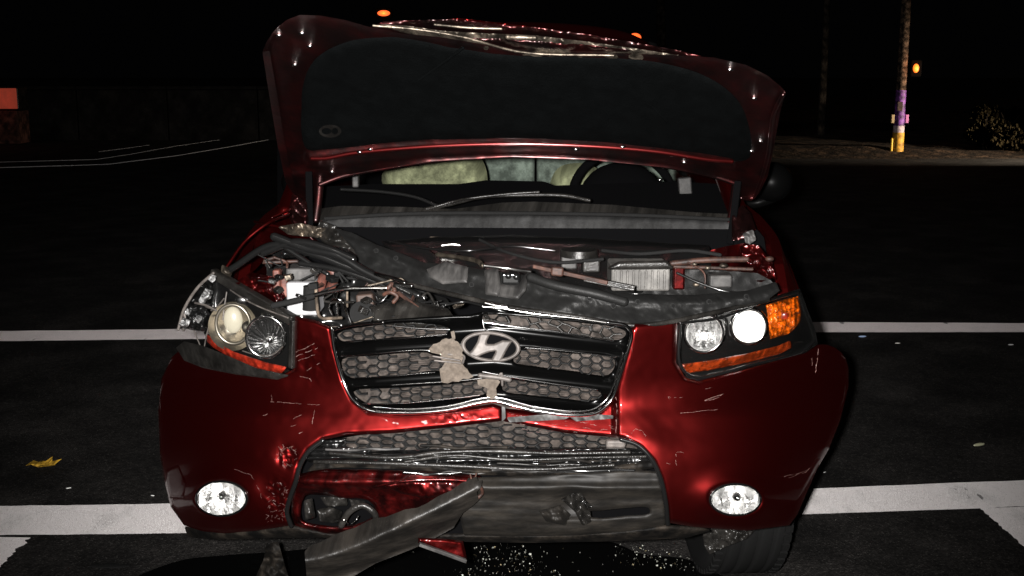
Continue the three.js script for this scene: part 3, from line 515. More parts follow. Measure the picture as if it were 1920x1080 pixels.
for (const [pts, r, m] of [[[[730, 452, 3.2], [800, 466, 3.1], [880, 470, 3.05], [960, 462, 3.1], [1040, 470, 3.1]], 0.003, 'gloss'], [[[900, 450, 3.2], [960, 476, 3.05], [1040, 492, 2.98], [1130, 486, 3.0]], 0.0045, 'rubber'], [[[1130, 470, 3.1], [1200, 476, 3.02], [1290, 470, 3.02], [1350, 478, 3.02]], 0.005, 'rubber'], [[[1270, 512, 2.94], [1310, 530, 2.92], [1370, 548, 2.9], [1430, 545, 2.92]], 0.0035, 'gloss'], [[[800, 462, 3.15], [812, 474, 3.1], [838, 480, 3.05], [860, 476, 3.06]], 0.002, 'steel'], [[[1290, 492, 2.96], [1320, 512, 2.93], [1322, 540, 2.92]], 0.0025, 'brown'], [[[960, 590, 2.68], [930, 580, 2.68], [900, 572, 2.7], [870, 566, 2.72], [835, 572, 2.71]], 0.003, 'gloss'], [[[690, 540, 2.8], [720, 560, 2.78], [760, 566, 2.76], [820, 566, 2.74]], 0.0025, 'gloss']])
  part(car, 'cable', tube(pts, r, 50, 7), M[m]);
// left half of the bay, torn open
part(car, 'battery_tray', sheet([[500, 500], [600, 498], [720, 525], [840, 560], [850, 600], [640, 620], [500, 600]], { depth: 3.05, cell: 6, thick: 0.02, crumple: 0.05, freq: 0.02 }), M.gloss);
part(car, 'washer_tank', pbox(538, 530, 595, 592, 2.88, 0.1), M.white);
part(car, 'washer_tank_neck', uvXY(new THREE.CylinderGeometry(0.018, 0.022, 0.06, 20).translate(...P(583, 558, 2.86).toArray())), M.rubber);
part(car, 'relay_box', pbox(536, 503, 591, 528, 2.9, 0.08), M.greyPart);
part(car, 'inner_fender_post', [pbox(512, 506, 524, 562, 2.9, 0.03), pbox(526, 518, 538, 558, 2.91, 0.03)], M.pinkHose);
part(car, 'coolant_hose', tube([[600, 545, 2.88], [606, 520, 2.87], [618, 505, 2.86], [627, 518, 2.86], [620, 540, 2.87]], 0.012), M.pinkHose);
part(car, 'prop_rod', tube([[512, 573, 2.78], [560, 562, 2.77], [600, 551, 2.76], [650, 542, 2.75], [724, 540, 2.75]], 0.0055), M.steel);
part(car, 'rod_sleeve', tube([[512, 573, 2.775], [545, 566, 2.768], [585, 556, 2.76]], 0.0075), M.rubber);
part(car, 'wire_loop', [tube([[622, 590, 2.8], [617, 578, 2.8], [621, 566, 2.8], [632, 560, 2.79], [642, 566, 2.79], [650, 585, 2.8], [658, 606, 2.8]], 0.003), tube([[631, 566, 2.8], [633, 580, 2.8], [633, 590, 2.8]], 0.003), uvXY(new THREE.ConeGeometry(0.01, 0.028, 14).rotateX(Math.PI).translate(...P(629, 553, 2.79).toArray()))], M.chrome);
part(car, 'bay_frame_edge', [tube([[592, 530, 2.84], [594, 570, 2.83], [600, 594, 2.82], [640, 596, 2.8]], 0.004), tube([[651, 548, 2.84], [651, 575, 2.84]], 0.003)], M.beige);
part(car, 'horn', uvXY(new THREE.CylinderGeometry(0.03, 0.026, 0.03, 24).rotateX(1.3).translate(...P(680, 588, 2.82).toArray())), M.rubber);
part(car, 'relay_box', pbox(668, 552, 700, 580, 2.9, 0.05, 0.1), M.brownDark);
part(car, 'support_panel', sheet([[695, 575], [760, 560], [840, 578], [850, 592], [835, 612], [790, 616], [700, 606]], { depth: (x, y) => 2.72 - (y - 575) * 0.001, cell: 4, thick: 0.01, roll: 0.02, rollW: 9, crumple: 0.02, freq: 0.03 }), M.plastic);
part(car, 'bent_brace', [bar([742, 545, 2.76], [790, 582, 2.72], 0.004, 0.009), bar([765, 576, 2.73], [780, 548, 2.76], 0.004, 0.008), tube([[720, 552, 2.74], [732, 548, 2.73], [745, 556, 2.73], [738, 566, 2.73]], 0.005), tube([[728, 540, 2.74], [735, 532, 2.74], [740, 545, 2.73]], 0.005)], M.brown);
part(car, 'grille_bracket', sheet([[742, 540], [772, 548], [800, 560], [790, 585], [750, 580], [735, 560]], { depth: 2.78, cell: 3, thick: 0.006, crumple: 0.06, freq: 0.07 }), M.plasticDirty);
for (const [pts, r] of [[[[440, 500], [520, 455], [600, 465], [660, 488], [740, 520], [790, 540]], 0.009], [[[520, 440], [580, 452], [640, 466], [690, 495], [760, 528]], 0.011], [[[500, 470], [560, 450], [620, 452], [668, 472]], 0.01], [[[570, 480], [640, 492], [720, 520], [780, 548]], 0.008], [[[540, 460], [600, 488], [620, 500]], 0.006]])
  part(car, 'hose', tube(pts.map(q => [q[0] - 6, q[1] + (q[0] > 560 ? 14 : 4), 2.86 - (q[0] - 440) * 0.0003]), r), M.gloss);
part(car, 'bare_bar', [tube([[704, 514, 2.77], [740, 523, 2.75], [758, 530, 2.74]], 0.005), tube([[740, 533, 2.73], [772, 536, 2.72]], 0.004)], M.steel);
for (let k = 0; k < 52; k++) { // torn clips, connectors and wiring ends scattered through the torn corner
  const x = rr(500, 860), y = 478 + (x - 500) * 0.26 + rr(0, 62), d = rr(2.72, 2.86), q = P(x, y, d), t = rnd();
  const m = [M.plastic, M.dullSteel, M.brown, M.gloss, M.greyPart, M.rubber][Math.floor(rnd() * 6)];
  if (t < 0.45) part(car, 'wiring_end', tube([q, q.clone().add(new THREE.Vector3(rr(-0.03, 0.03), rr(-0.02, 0.025), rr(-0.02, 0.02))), q.clone().add(new THREE.Vector3(rr(-0.06, 0.06), rr(-0.025, 0.025), rr(-0.02, 0.02)))], rr(0.0015, 0.0045), 14, 6), m);
  else part(car, 'connector', uvBox(new RoundedBoxGeometry(rr(0.008, 0.026), rr(0.006, 0.016), rr(0.01, 0.03), 1, 0.002).rotateZ(rr(-0.8, 0.8)).rotateY(rr(-0.8, 0.8)).translate(q.x, q.y, q.z)), m);
}
// crumpled right front fender (left in the picture)
const crump = (pts, d, c, f, mat, name, cell = 3) => part(car, name, sheet(pts, { depth: d, cell, thick: 0.005, crumple: c, freq: f, roll: 0.008, rollW: 5 }), mat);
crump([[422, 505], [440, 478], [480, 432], [520, 412], [556, 398], [580, 402], [590, 440], [560, 455], [520, 462], [500, 482], [480, 505], [460, 520], [436, 518]], (x, y) => 3.0 + (520 - y) * 0.0045 + (560 - x) * 0.002, 0.09, 0.03, M.red, 'crumpled_fender');
crump([[540, 402], [548, 362], [575, 378], [582, 440], [600, 455], [560, 448]], (x, y) => 3.36, 0.06, 0.04, M.redHood, 'fender_rail');
crump([[590, 438], [600, 412], [640, 430], [668, 470], [660, 500], [620, 470]], (x, y) => 3.1, 0.06, 0.04, M.plastic, 'fender_liner');
crump([[500, 470], [540, 452], [600, 456], [650, 466], [672, 480], [640, 492], [580, 480], [520, 486]], 2.96, 0.06, 0.045, M.gloss, 'fender_liner');
crump([[440, 530], [470, 510], [515, 520], [535, 555], [520, 575], [480, 550]], 2.9, 0.07, 0.05, M.redInner, 'fender_rail');
crump([[520, 425], [560, 418], [620, 430], [600, 446], [540, 440]], 3.1, 0.05, 0.06, M.dullSteel, 'fender_liner');
part(car, 'fender_edge', [tube([[425, 500, 3.0], [460, 452, 3.06], [500, 420, 3.1], [542, 402, 3.2]], 0.004), tube([[478, 416, 3.3], [520, 425, 3.25], [575, 440, 3.2]], 0.004), tube([[510, 408, 3.3], [545, 392, 3.35]], 0.003)], M.redInner);
// right-hand fender (sound), running back from the headlamp
crump([[1500, 545], [1485, 505], [1466, 462], [1440, 438], [1418, 428], [1404, 392], [1392, 380], [1378, 400], [1372, 440], [1400, 458], [1440, 480], [1452, 510], [1462, 548]], (x, y) => 3.0 + (548 - y) * 0.0045 + (x - 1400) * 0.003, 0.012, 0.03, M.red, 'front_fender', 4);
crump([[1385, 462], [1420, 458], [1448, 490], [1456, 525], [1425, 512], [1395, 490]], 3.0, 0.06, 0.05, M.redInner, 'fender_rail');
crump([[1372, 400], [1392, 384], [1408, 400], [1418, 430], [1400, 448], [1372, 452]], (x, y) => 3.3 + (450 - y) * 0.002, 0.03, 0.035, M.redHood, 'fender_rail');
part(car, 'plastic_corner', sheet([[1392, 438], [1412, 430], [1418, 450], [1400, 462]], { depth: 3.2, cell: 3, thick: 0.005, crumple: 0.03, freq: 0.06 }), M.greyPart);

// ------------------------------------------------------------ upper grille
const grilleOut = [[620, 616], [660, 606], [740, 598], [830, 592], [880, 590], [905, 584], [1000, 588], [1100, 600], [1174, 611], [1184, 624], [1176, 660], [1161, 711], [1146, 750], [1120, 772], [1075, 777], [1000, 767], [925, 750], [840, 766], [760, 773], [690, 769], [660, 748], [644, 715], [627, 655]];
const bands = [
  [[632, 626], [720, 608], [790, 606], [842, 616], [838, 626], [740, 632], [640, 639]],
  [[641, 674], [700, 667], [800, 661], [815, 668], [870, 680], [866, 690], [800, 696], [745, 703], [660, 708], [646, 700]],
  [[662, 734], [750, 727], [860, 719], [912, 712], [930, 722], [905, 740], [800, 751], [700, 757], [680, 752]],
  [[905, 590], [960, 592], [1060, 602], [1170, 619], [1173, 628], [1160, 637], [1120, 633], [1050, 621], [985, 614], [905, 603]],
  [[968, 662], [985, 655], [1060, 662], [1150, 672], [1153, 685], [1140, 703], [1080, 696], [1000, 686], [962, 678]],
  [[945, 714], [1010, 720], [1060, 725], [1124, 735], [1128, 743], [1105, 751], [1050, 746], [990, 740], [942, 731]]];
const GD = (x, y) => DF(x, y) + 0.012;
const slat = (x, y) => GD(x, y) + 0.012 * Math.sin((y - (x < 925 ? 0.06 * (925 - x) : 0.11 * (x - 925))) / 60 * 6.28);
const grille = part(car, 'upper_grille', sheet(grilleOut, { holes: bands.map(b => curve(b, 4)), depth: (x, y) => slat(x, y) + 0.01, cell: 3, thick: 0.03, roll: 0.006, rollW: 4 }), M.slat);
const condenser = part(car, 'condenser', sheet([[615, 614], [720, 604], [860, 604], [898, 590], [1000, 590], [1170, 606], [1186, 620], [1180, 800], [610, 800]], { depth: (x, y) => DF(x, 700) + 0.09 + 0.02 * fbm(x * 0.02, y * 0.03), cell: 5, thick: 0.03 }), M.fins);
{ const fins = []; for (let k = 0; k < 62; k++) { const y = 612 + k * 3; fins.push(tube([620, 760, 900, 1040, 1180].map(x => [x, y + 3 * fbm(x * 0.01, k), DF(x, 700) + 0.084 + 0.02 * fbm(x * 0.02, y * 0.03)]), 0.0016, 20, 4)); } part(condenser, 'cooling_fins', fins, M.fins); }
function honeycomb(region, dfn, px = 27, py = 15, r = 0.0021, slope = () => 0, irregular = 0) {
  const segs = new Map(), out = [];
  const xs = region.map(p => p[0]), ys = region.map(p => p[1]);
  const x0 = Math.min(...xs), x1 = Math.max(...xs), y0 = Math.min(...ys) - 60, y1 = Math.max(...ys) + 60;
  const w = px / 1.5;
  for (let i = 0; x0 + i * px * 0.78 < x1 + px; i++) for (let j = 0; y0 + j * py < y1; j++) {
    const cx = x0 + i * px * 0.78, cy = y0 + j * py + (i % 2) * py / 2;
    const v = [[-0.52, 0], [-0.26, -0.5], [0.26, -0.5], [0.52, 0]].map(([a, b]) => [cx + a * px, cy + b * py]);
    for (let k = 0; k < 3; k++) segs.set([v[k], v[k + 1]].map(q => q.map(n => Math.round(n))).join('|'), [v[k], v[k + 1]]);
  }
  void w;
  for (const [a, b] of segs.values()) {
    const q = [a, b].map(([x, y]) => [x + irregular * vnoise(x * 0.3, y * 0.3), y + slope(x) + irregular * vnoise(x * 0.3 + 9, y * 0.3)]);
    if (q.every(([x, y]) => sdf(region, x, y) > -3) && hash(Math.round(q[0][0]), Math.round(q[0][1])) > 0.05) {
      const A = P(...q[0], dfn(...q[0])), B = P(...q[1], dfn(...q[1])), L = A.distanceTo(B), c = A.clone().add(B).multiplyScalar(0.5);
      const g = new THREE.CylinderGeometry(r, r * 1.2, L + r, 6, 1).applyQuaternion(new THREE.Quaternion().setFromUnitVectors(new THREE.Vector3(0, 1, 0), B.clone().sub(A).normalize())).translate(c.x, c.y, c.z);
      g.deleteAttribute('uv'); out.push(uvXY(g));
      const g2 = new THREE.BoxGeometry(0.002, L, 0.009).applyQuaternion(new THREE.Quaternion().setFromUnitVectors(new THREE.Vector3(0, 1, 0), B.clone().sub(A).normalize())).translate(c.x, c.y, c.z - 0.0045);
      g2.deleteAttribute('uv'); out.push(uvXY(g2));
    }
  }
  return out;
}
bands.forEach((b, i) => part(grille, 'honeycomb_mesh', honeycomb(curve(b, 3), (x, y) => GD(x, y) + 0.022 + (i === 3 ? 0.012 * fbm(x * 0.03, y * 0.03) : 0), 25, 15, 0.0015, i < 3 ? x => -0.07 * (x - 640) : x => 0.12 * (x - 960), i === 3 ? 8 : 1.5), i === 3 ? M.plastic : M.meshBar));
// chrome frame
const chr = (pts, r, o = -0.002) => tube(pts.map(([x, y]) => [x, y, DF(x, y) + o]), r, pts.length * 8, 8);
part(grille, 'chrome_frame', [chr([[622, 616], [627, 655], [644, 715], [662, 750], [690, 769], [760, 774], [835, 769], [925, 752], [960, 760], [1000, 769], [1075, 778], [1120, 773], [1146, 750], [1161, 711], [1176, 661], [1184, 625], [1174, 611], [1140, 605]], 0.0045), chr([[700, 763], [760, 767], [835, 762], [925, 745], [1000, 762], [1075, 771], [1112, 767], [1138, 747], [1154, 711], [1168, 662]], 0.0025)], M.chrome);
part(grille, 'chrome_trim', [chr([[640, 668], [700, 663], [800, 657], [820, 663], [868, 674]], 0.0016, 0.01), chr([[735, 722], [800, 718], [860, 714], [905, 709]], 0.0016, 0.01), chr([[905, 697], [960, 707], [1040, 720], [1120, 731]], 0.002, 0.006), chr([[985, 652], [1060, 658], [1155, 670]], 0.0014, 0.01), chr([[622, 620], [660, 610], [718, 604]], 0.0028, 0.0), chr([[736, 611], [790, 616], [842, 618]], 0.002, 0.008), chr([[660, 709], [720, 706], [815, 698]], 0.0012, 0.012), chr([[905, 604], [960, 612], [1060, 624], [1150, 640]], 0.0012, 0.012), chr([[648, 640], [760, 634], [838, 627]], 0.0012, 0.012), chr([[680, 757], [760, 756], [900, 741]], 0.0012, 0.012)], M.chrome);
part(grille, 'top_edge_trim', [chr([[905, 575], [940, 578], [1000, 588], [1090, 598], [1174, 611]], 0.003, 0.01), chr([[910, 568], [935, 574], [950, 576]], 0.005, 0.02), chr([[905, 600], [908, 615], [918, 622]], 0.002, 0.0)], M.steel);
// torn plastic round the badge
const torn = (pts, o, mat = M.torn) => part(grille, 'torn_plastic', sheet(pts, { depth: (x, y) => DF(x, y) + o, cell: 2, thick: 0.004, crumple: 0.005, freq: 0.05 }), mat);
torn([[803, 656], [808, 650], [813, 645], [819, 644], [825, 641], [829, 637], [836, 634], [842, 636], [850, 633], [853, 639], [858, 640], [864, 648], [869, 655], [866, 662], [870, 668], [858, 668], [846, 670], [836, 665], [822, 664], [808, 661]], -0.012);
torn([[826, 660], [838, 664], [852, 666], [866, 664], [872, 672], [866, 680], [872, 690], [858, 692], [846, 690], [836, 693], [828, 690], [834, 680], [826, 672]], 0.004);
torn([[824, 691], [832, 689], [846, 684], [858, 687], [868, 686], [876, 692], [880, 699], [888, 706], [878, 711], [868, 710], [860, 716], [848, 715], [840, 719], [828, 717], [826, 706]], -0.004);
torn([[895, 712], [930, 708], [938, 716], [930, 728], [932, 742], [922, 750], [912, 742], [914, 728], [896, 722]], -0.008);
torn([[845, 622], [852, 620], [854, 636], [848, 636]], -0.012);
part(grille, 'broken_strip', [chr([[840, 664], [870, 668], [868, 680]], 0.003, -0.008), chr([[812, 668], [862, 676]], 0.0022, -0.006), chr([[815, 676], [864, 681]], 0.002, -0.006), chr([[900, 704], [935, 708], [955, 712]], 0.006, -0.012), chr([[936, 704], [940, 700], [942, 722]], 0.003, -0.014)], M.satin);
// badge: oval ring with a slanted letter
const ED = (x, y) => DF(920, 650) - 0.022 + (y - 650) * -0.0004;
const badge = part(grille, 'badge', sheet(ellipse(920, 650, 56, 29, 0.09), { holes: [ellipse(920, 650, 48, 22.5, 0.09)], depth: ED, cell: 1.5, thick: 0.012, roll: 0.004, rollW: 3 }), M.satin);
part(badge, 'badge_back', sheet(ellipse(920, 652, 52, 26, 0.09), { depth: (x, y) => ED(x, y) + 0.012, cell: 3, thick: 0.03 }), M.black);
part(badge, 'badge_letter', [
  sheet([[900, 624], [919, 626], [913, 639], [912, 645], [926, 645], [942, 638], [961, 639], [952, 653], [938, 679], [919, 678], [928, 662], [929, 658], [918, 660], [904, 665], [893, 670], [876, 665], [886, 655], [895, 641]], { depth: (x, y) => ED(x, y) - 0.001, cell: 1.5, thick: 0.01, roll: 0.004, rollW: 3 })], M.satin);

// ------------------------------------------------------------ lower intake and torn lower trim
const lowBand = [[612, 834], [640, 822], [740, 813], [850, 802], [943, 792], [1060, 812], [1168, 826], [1162, 840], [1000, 842], [860, 838], [740, 846], [620, 848]];
part(car, 'lower_grille_mesh', honeycomb(lowBand, (x, y) => DF(x, y) + 0.05 + 0.01 * fbm(x * 0.03, y * 0.05), 29, 13, 0.0016, () => 0, 2), M.meshBar);
part(car, 'lower_condenser', sheet([[585, 830], [740, 806], [945, 788], [1180, 815], [1200, 850], [590, 856]], { depth: (x, y) => 2.68 + 0.05 * Math.abs(x - CX) / 300 + 0.015 * fbm(x * 0.03, y * 0.05), cell: 5, thick: 0.02 }), M.fins);
part(car, 'dark_backing', sheet([[560, 850], [1225, 850], [1250, 1000], [555, 1005]], { depth: (x, y) => 2.72 + 0.05 * Math.abs(x - CX) / 300, cell: 20, thick: 0.02 }), M.black);  // black sheet added behind the intake so its gaps stay dark
crump([[572, 862], [580, 842], [610, 826], [650, 820], [640, 836], [700, 846], [800, 842], [900, 838], [1000, 838], [1160, 838], [1205, 842], [1226, 868], [1130, 876], [1000, 882], [860, 876], [760, 868], [660, 866], [590, 872]], (x, y) => DF(x, y) + 0.035 + 0.012 * Math.sin((y + (x - 900) * 0.03) * 0.42) + 0.02 * fbm(x * 0.006, y * 0.14), 0.012, 0.05, M.gloss, 'lower_grille_frame');
crump([[590, 868], [660, 862], [740, 866], [860, 876], [1000, 884], [1130, 876], [1232, 862], [1236, 876], [1180, 886], [1000, 893], [880, 890], [760, 880], [640, 876], [575, 884]], (x, y) => DF(x, y) + 0.02 + 0.012 * fbm(x * 0.01, y * 0.2), 0.012, 0.04, M.plasticDirty, 'lower_grille_frame');
for (const [pts, r] of [[[[620, 850], [740, 858], [830, 848], [930, 846], [1040, 850], [1180, 848]], 0.005], [[[760, 866], [850, 854], [960, 862], [1100, 858], [1210, 856]], 0.004], [[[590, 866], [700, 868], [860, 874], [1000, 880], [1150, 872]], 0.005]])
  part(car, 'bent_slat', tube(pts.map(([x, y]) => [x, y, DF(x, y) + 0.015 + 0.01 * fbm(x * 0.05, y)]), r, 60), M.plastic);
for (let k = 0; k < 16; k++) { // splintered slats stacked up by the impact
  const x = rr(600, 1080), y = rr(838, 888), L = rr(60, 170), pts = [];
  for (let i = 0; i <= 5; i++) pts.push([x + L * i / 5, y + 8 * fbm(x * 0.02 + i * 0.5, k * 3.1), DF(x, y) + 0.016 + 0.014 * fbm(i * 0.7, k)]);
  part(car, 'bent_slat', tube(pts, rr(0.0015, 0.004), 26, 6), [M.gloss, M.plastic, M.greyPart, M.plasticDirty][k % 4]);
}
part(car, 'mesh_corner_tab', pbox(1136, 826, 1174, 841, 2.63, 0.02), M.satin);
part(car, 'impact_beam', sheet([[556, 890], [600, 880], [700, 880], [800, 884], [900, 892], [905, 910], [860, 930], [780, 972], [710, 985], [700, 1005], [600, 1003], [556, 992], [546, 965], [548, 930]], { holes: [curve([[572, 930], [600, 928], [640, 934], [690, 938], [704, 958], [694, 972], [650, 986], [600, 984], [566, 974]], 3)], depth: (x, y) => DF(x, y) + 0.045 - 0.02 * Math.exp(-(((y - 905) / 14) ** 2)) + 0.008 * fbm(x * 0.014, y * 0.03), cell: 3, thick: 0.008, roll: 0.012, rollW: 6, crumple: 0.008, freq: 0.02 }), M.redBeam = phy({ color: RED, metalness: 0.9, roughness: 0.4, clearcoat: 1, clearcoatRoughness: 0.1, map: grimeMap(90, 255, [1, 0.9, 0.9], 4), bumpMap: waveBump, bumpScale: 0.0012 }));
crump([[715, 910], [760, 902], [830, 900], [905, 904], [860, 925], [800, 935], [750, 925]], (x, y) => DF(x, y) + 0.018, 0.012, 0.04, M.redBeam, 'beam_flap');
part(car, 'beam_edge', tube([[700, 913, 2.575], [750, 903, 2.56], [830, 899, 2.565], [892, 903, 2.57]], 0.0025), M.redBeam);
for (const q of [[[595, 955], [618, 950], [642, 958], [638, 982], [600, 978]], [[600, 932], [650, 930], [652, 948], [612, 950]], [[655, 936], [690, 940], [694, 954], [660, 952]], [[570, 938], [586, 934], [592, 970], [572, 976]]]) crump(q, (x, y) => 2.66 + 0.0012 * (x - 600), 0.04, 0.05, M.plastic, 'beam_filler');
part(car, 'beam_tube', tube([[640, 985, 2.64], [655, 960, 2.63], [680, 948, 2.63], [700, 960, 2.63], [706, 975, 2.64]], 0.008), M.plastic);
part(car, 'wiring_end', [tube([[630, 978, 2.63], [645, 975, 2.625], [652, 982, 2.63]], 0.002), tube([[660, 982, 2.63], [668, 975, 2.625], [672, 968, 2.63]], 0.002)], M.steel);
part(car, 'skid_panel', sheet([[876, 896], [960, 893], [1080, 886], [1180, 880], [1236, 884], [1244, 920], [1250, 970], [1246, 985], [1180, 996], [1080, 1004], [960, 1006], [870, 1004], [860, 960], [880, 930]], { holes: [curve([[1102, 960], [1130, 957], [1180, 952], [1216, 952], [1218, 962], [1180, 966], [1110, 970]], 3)], depth: (x, y) => DF(x, y) + 0.02 - 0.022 * Math.exp(-(((y - 916) / 11) ** 2)) + 0.02 * dent(x, y, 1075, 940, 30, 1) + 0.006 * fbm(x * 0.008, y * 0.09), cell: 3, thick: 0.006, roll: 0.008, rollW: 5, crumple: 0.005, freq: 0.02 }), M.scraped);
crump([[1052, 936], [1070, 926], [1090, 924], [1104, 945], [1110, 978], [1092, 986], [1078, 960]], (x, y) => DF(x, y) - 0.008, 0.06, 0.07, M.plastic, 'torn_flap');
crump([[1084, 938], [1100, 940], [1112, 950], [1100, 954]], (x, y) => DF(x, y) - 0.012, 0.05, 0.09, M.gloss, 'torn_flap', 2);
crump([[1010, 958], [1050, 946], [1072, 966], [1060, 986], [1024, 978]], (x, y) => DF(x, y) + 0.004, 0.04, 0.06, M.scraped, 'torn_flap');
part(car, 'intake_edge', [chr([[1165, 824], [1195, 834], [1220, 858], [1238, 895], [1248, 940], [1252, 982]], 0.006, 0.004), chr([[605, 826], [580, 845], [563, 872], [555, 902], [543, 936], [538, 962], [546, 986]], 0.006, 0.004)], M.gloss);
part(car, 'lower_valance', sheet([[345, 986], [400, 998], [480, 994], [545, 984], [620, 1000], [760, 1002], [870, 1000], [1000, 1002], [1150, 996], [1250, 984], [1310, 988], [1338, 994], [1290, 1008], [1190, 1014], [1000, 1018], [870, 1016], [740, 1010], [600, 1008], [480, 1010], [400, 1012], [352, 1006]], { depth: (x, y) => DF(x, y) + 0.03 + (y - 990) * 0.001, cell: 4, thick: 0.01, roll: 0.02, rollW: 6, crumple: 0.01 }), M.plasticDirty);
part(car, 'engine_undertray', uvBox(new RoundedBoxGeometry(1.2, 0.1, 0.7, 2, 0.03).translate(0, 0.46, -3.25)), M.black);
// bumper trim torn loose and hanging to the ground
const stripC = table([[560, 1056], [640, 1036], [740, 992], [830, 950], [895, 916]]);
part(car, 'hanging_trim', sheet([[571, 1034], [583, 1022], [600, 1017], [626, 1003], [650, 994], [664, 990], [700, 972], [724, 969], [760, 955], [782, 952], [800, 944], [822, 930], [845, 920], [866, 905], [888, 896], [893, 893], [897, 902], [904, 900], [902, 914], [894, 922], [898, 938], [884, 950], [868, 962], [850, 990], [800, 1018], [762, 1034], [705, 1056], [660, 1082], [640, 1120], [578, 1120], [574, 1070]], { depth: (x, y) => 2.50 + (x > 760 ? (x - 760) * 0.0003 : 0) - 0.034 * Math.max(-0.6, 1.3 - Math.hypot(y - stripC(x), 6) / 24) + 0.008 * fbm(x * 0.008, y * 0.012) + 0.003 * fbm(x * 0.05, y * 0.05), cell: 2.5, thick: 0.004 }), M.trim = std({ color: C(0.017, 0.016, 0.0155), roughness: 0.48, map: M.scraped.map, bumpMap: grainBump, bumpScale: 0.0004 }));
part(car, 'hanging_trim_end', sheet([[784, 1008], [830, 1010], [868, 1014], [876, 1048], [868, 1052], [830, 1036], [784, 1018]], { depth: (x, y) => 2.5 + (x - 784) * 0.0003, cell: 2.5, thick: 0.01, roll: 0.012, rollW: 5, crumple: 0.01 }), M.redInner, 'dark red broken end of the hanging trim');
part(car, 'hanging_trim_lip', bar([786, 1020, 2.49], [874, 1052, 2.51], 0.012, 0.008), M.greyPart);
part(car, 'torn_clip', [tube([[890, 905, 2.53], [900, 912, 2.53], [904, 925, 2.54], [894, 935, 2.54]], 0.004), tube([[884, 900, 2.53], [882, 890, 2.53]], 0.002), tube([[890, 900, 2.53], [893, 888, 2.53]], 0.002)], M.brown);
part(car, 'hanging_liner', sheet([[500, 1018], [522, 1016], [530, 1045], [542, 1085], [550, 1130], [466, 1130], [480, 1080], [494, 1050]], { depth: (x, y) => 2.95 + 0.02 * fbm(x * 0.05, y * 0.05), cell: 3, thick: 0.006, crumple: 0.05, freq: 0.04 }), M.plasticDirty);
part(car, 'wheel_liner', sheet([[1318, 1000], [1345, 985], [1420, 990], [1400, 1010], [1350, 1030], [1330, 1040], [1320, 1022]], { depth: 3.02, cell: 3, thick: 0.006, crumple: 0.06, freq: 0.05 }), M.plastic);
part(car, 'corner_reflector', sheet([[310, 880], [335, 870], [350, 905], [345, 935], [318, 935]], { depth: (x, y) => DL(x, y) - 0.003, cell: 3, thick: 0.004, roll: 0.004, rollW: 3 }), M.red);

// ------------------------------------------------------------ lamps
function bowl(cx, cy, d, rx, ry, deep, facets, aimX = 0, aimY = 0, flute = 0) { // faceted reflector dish; rim radius in pixels
  const n = 48, m = 14, pos = [], idx = [];
  for (let j = 0; j <= m; j++) for (let i = 0; i <= n; i++) {
    const t = j / m, a = i / n * 6.2832, qx = Math.cos(a) * rx * t, w = flute ? 0.005 * Math.abs(Math.sin(qx * flute * 0.5)) * (0.4 + 0.6 * t) + 0.003 * fbm(qx * 0.1, Math.sin(a) * ry * t * 0.1) : facets ? 0.006 * ((i % 4 < 2) ? 1 : -1) * t : 0;
    const p = P(cx + Math.cos(a) * rx * t + aimX * (1 - t * t), cy + Math.sin(a) * ry * t + aimY * (1 - t * t), d + deep * (1 - t * t) + w); pos.push(p.x, p.y, p.z);
    if (i < n && j < m) { const s = j * (n + 1) + i; idx.push(s, s + 1, s + n + 1, s + 1, s + n + 2, s + n + 1); }
  }
  const g = new THREE.BufferGeometry(); g.setAttribute('position', new THREE.Float32BufferAttribute(pos, 3)); g.setIndex(idx);
  const f = facets ? g.toNonIndexed() : g; f.computeVertexNormals(); return uvXY(f);
}
const ball = (px, py, d, r, sz = 1, sx = 1) => { const p = P(px, py, d); return uvXY(new THREE.SphereGeometry(r, 28, 18).scale(sx, 1, sz).translate(p.x, p.y, p.z)); };
M.bowl = std({ color: C(0.8, 0.8, 0.8), metalness: 1, roughness: 0.24 });
M.bowlRight = std({ color: C(0.5, 0.5, 0.5), metalness: 1, roughness: 0.2 });
M.bowlSatin = std({ color: C(0.25, 0.25, 0.25), metalness: 1, roughness: 0.25 });
M.bowlDark = std({ color: C(0.16, 0.145, 0.12), metalness: 0.9, roughness: 0.35 });
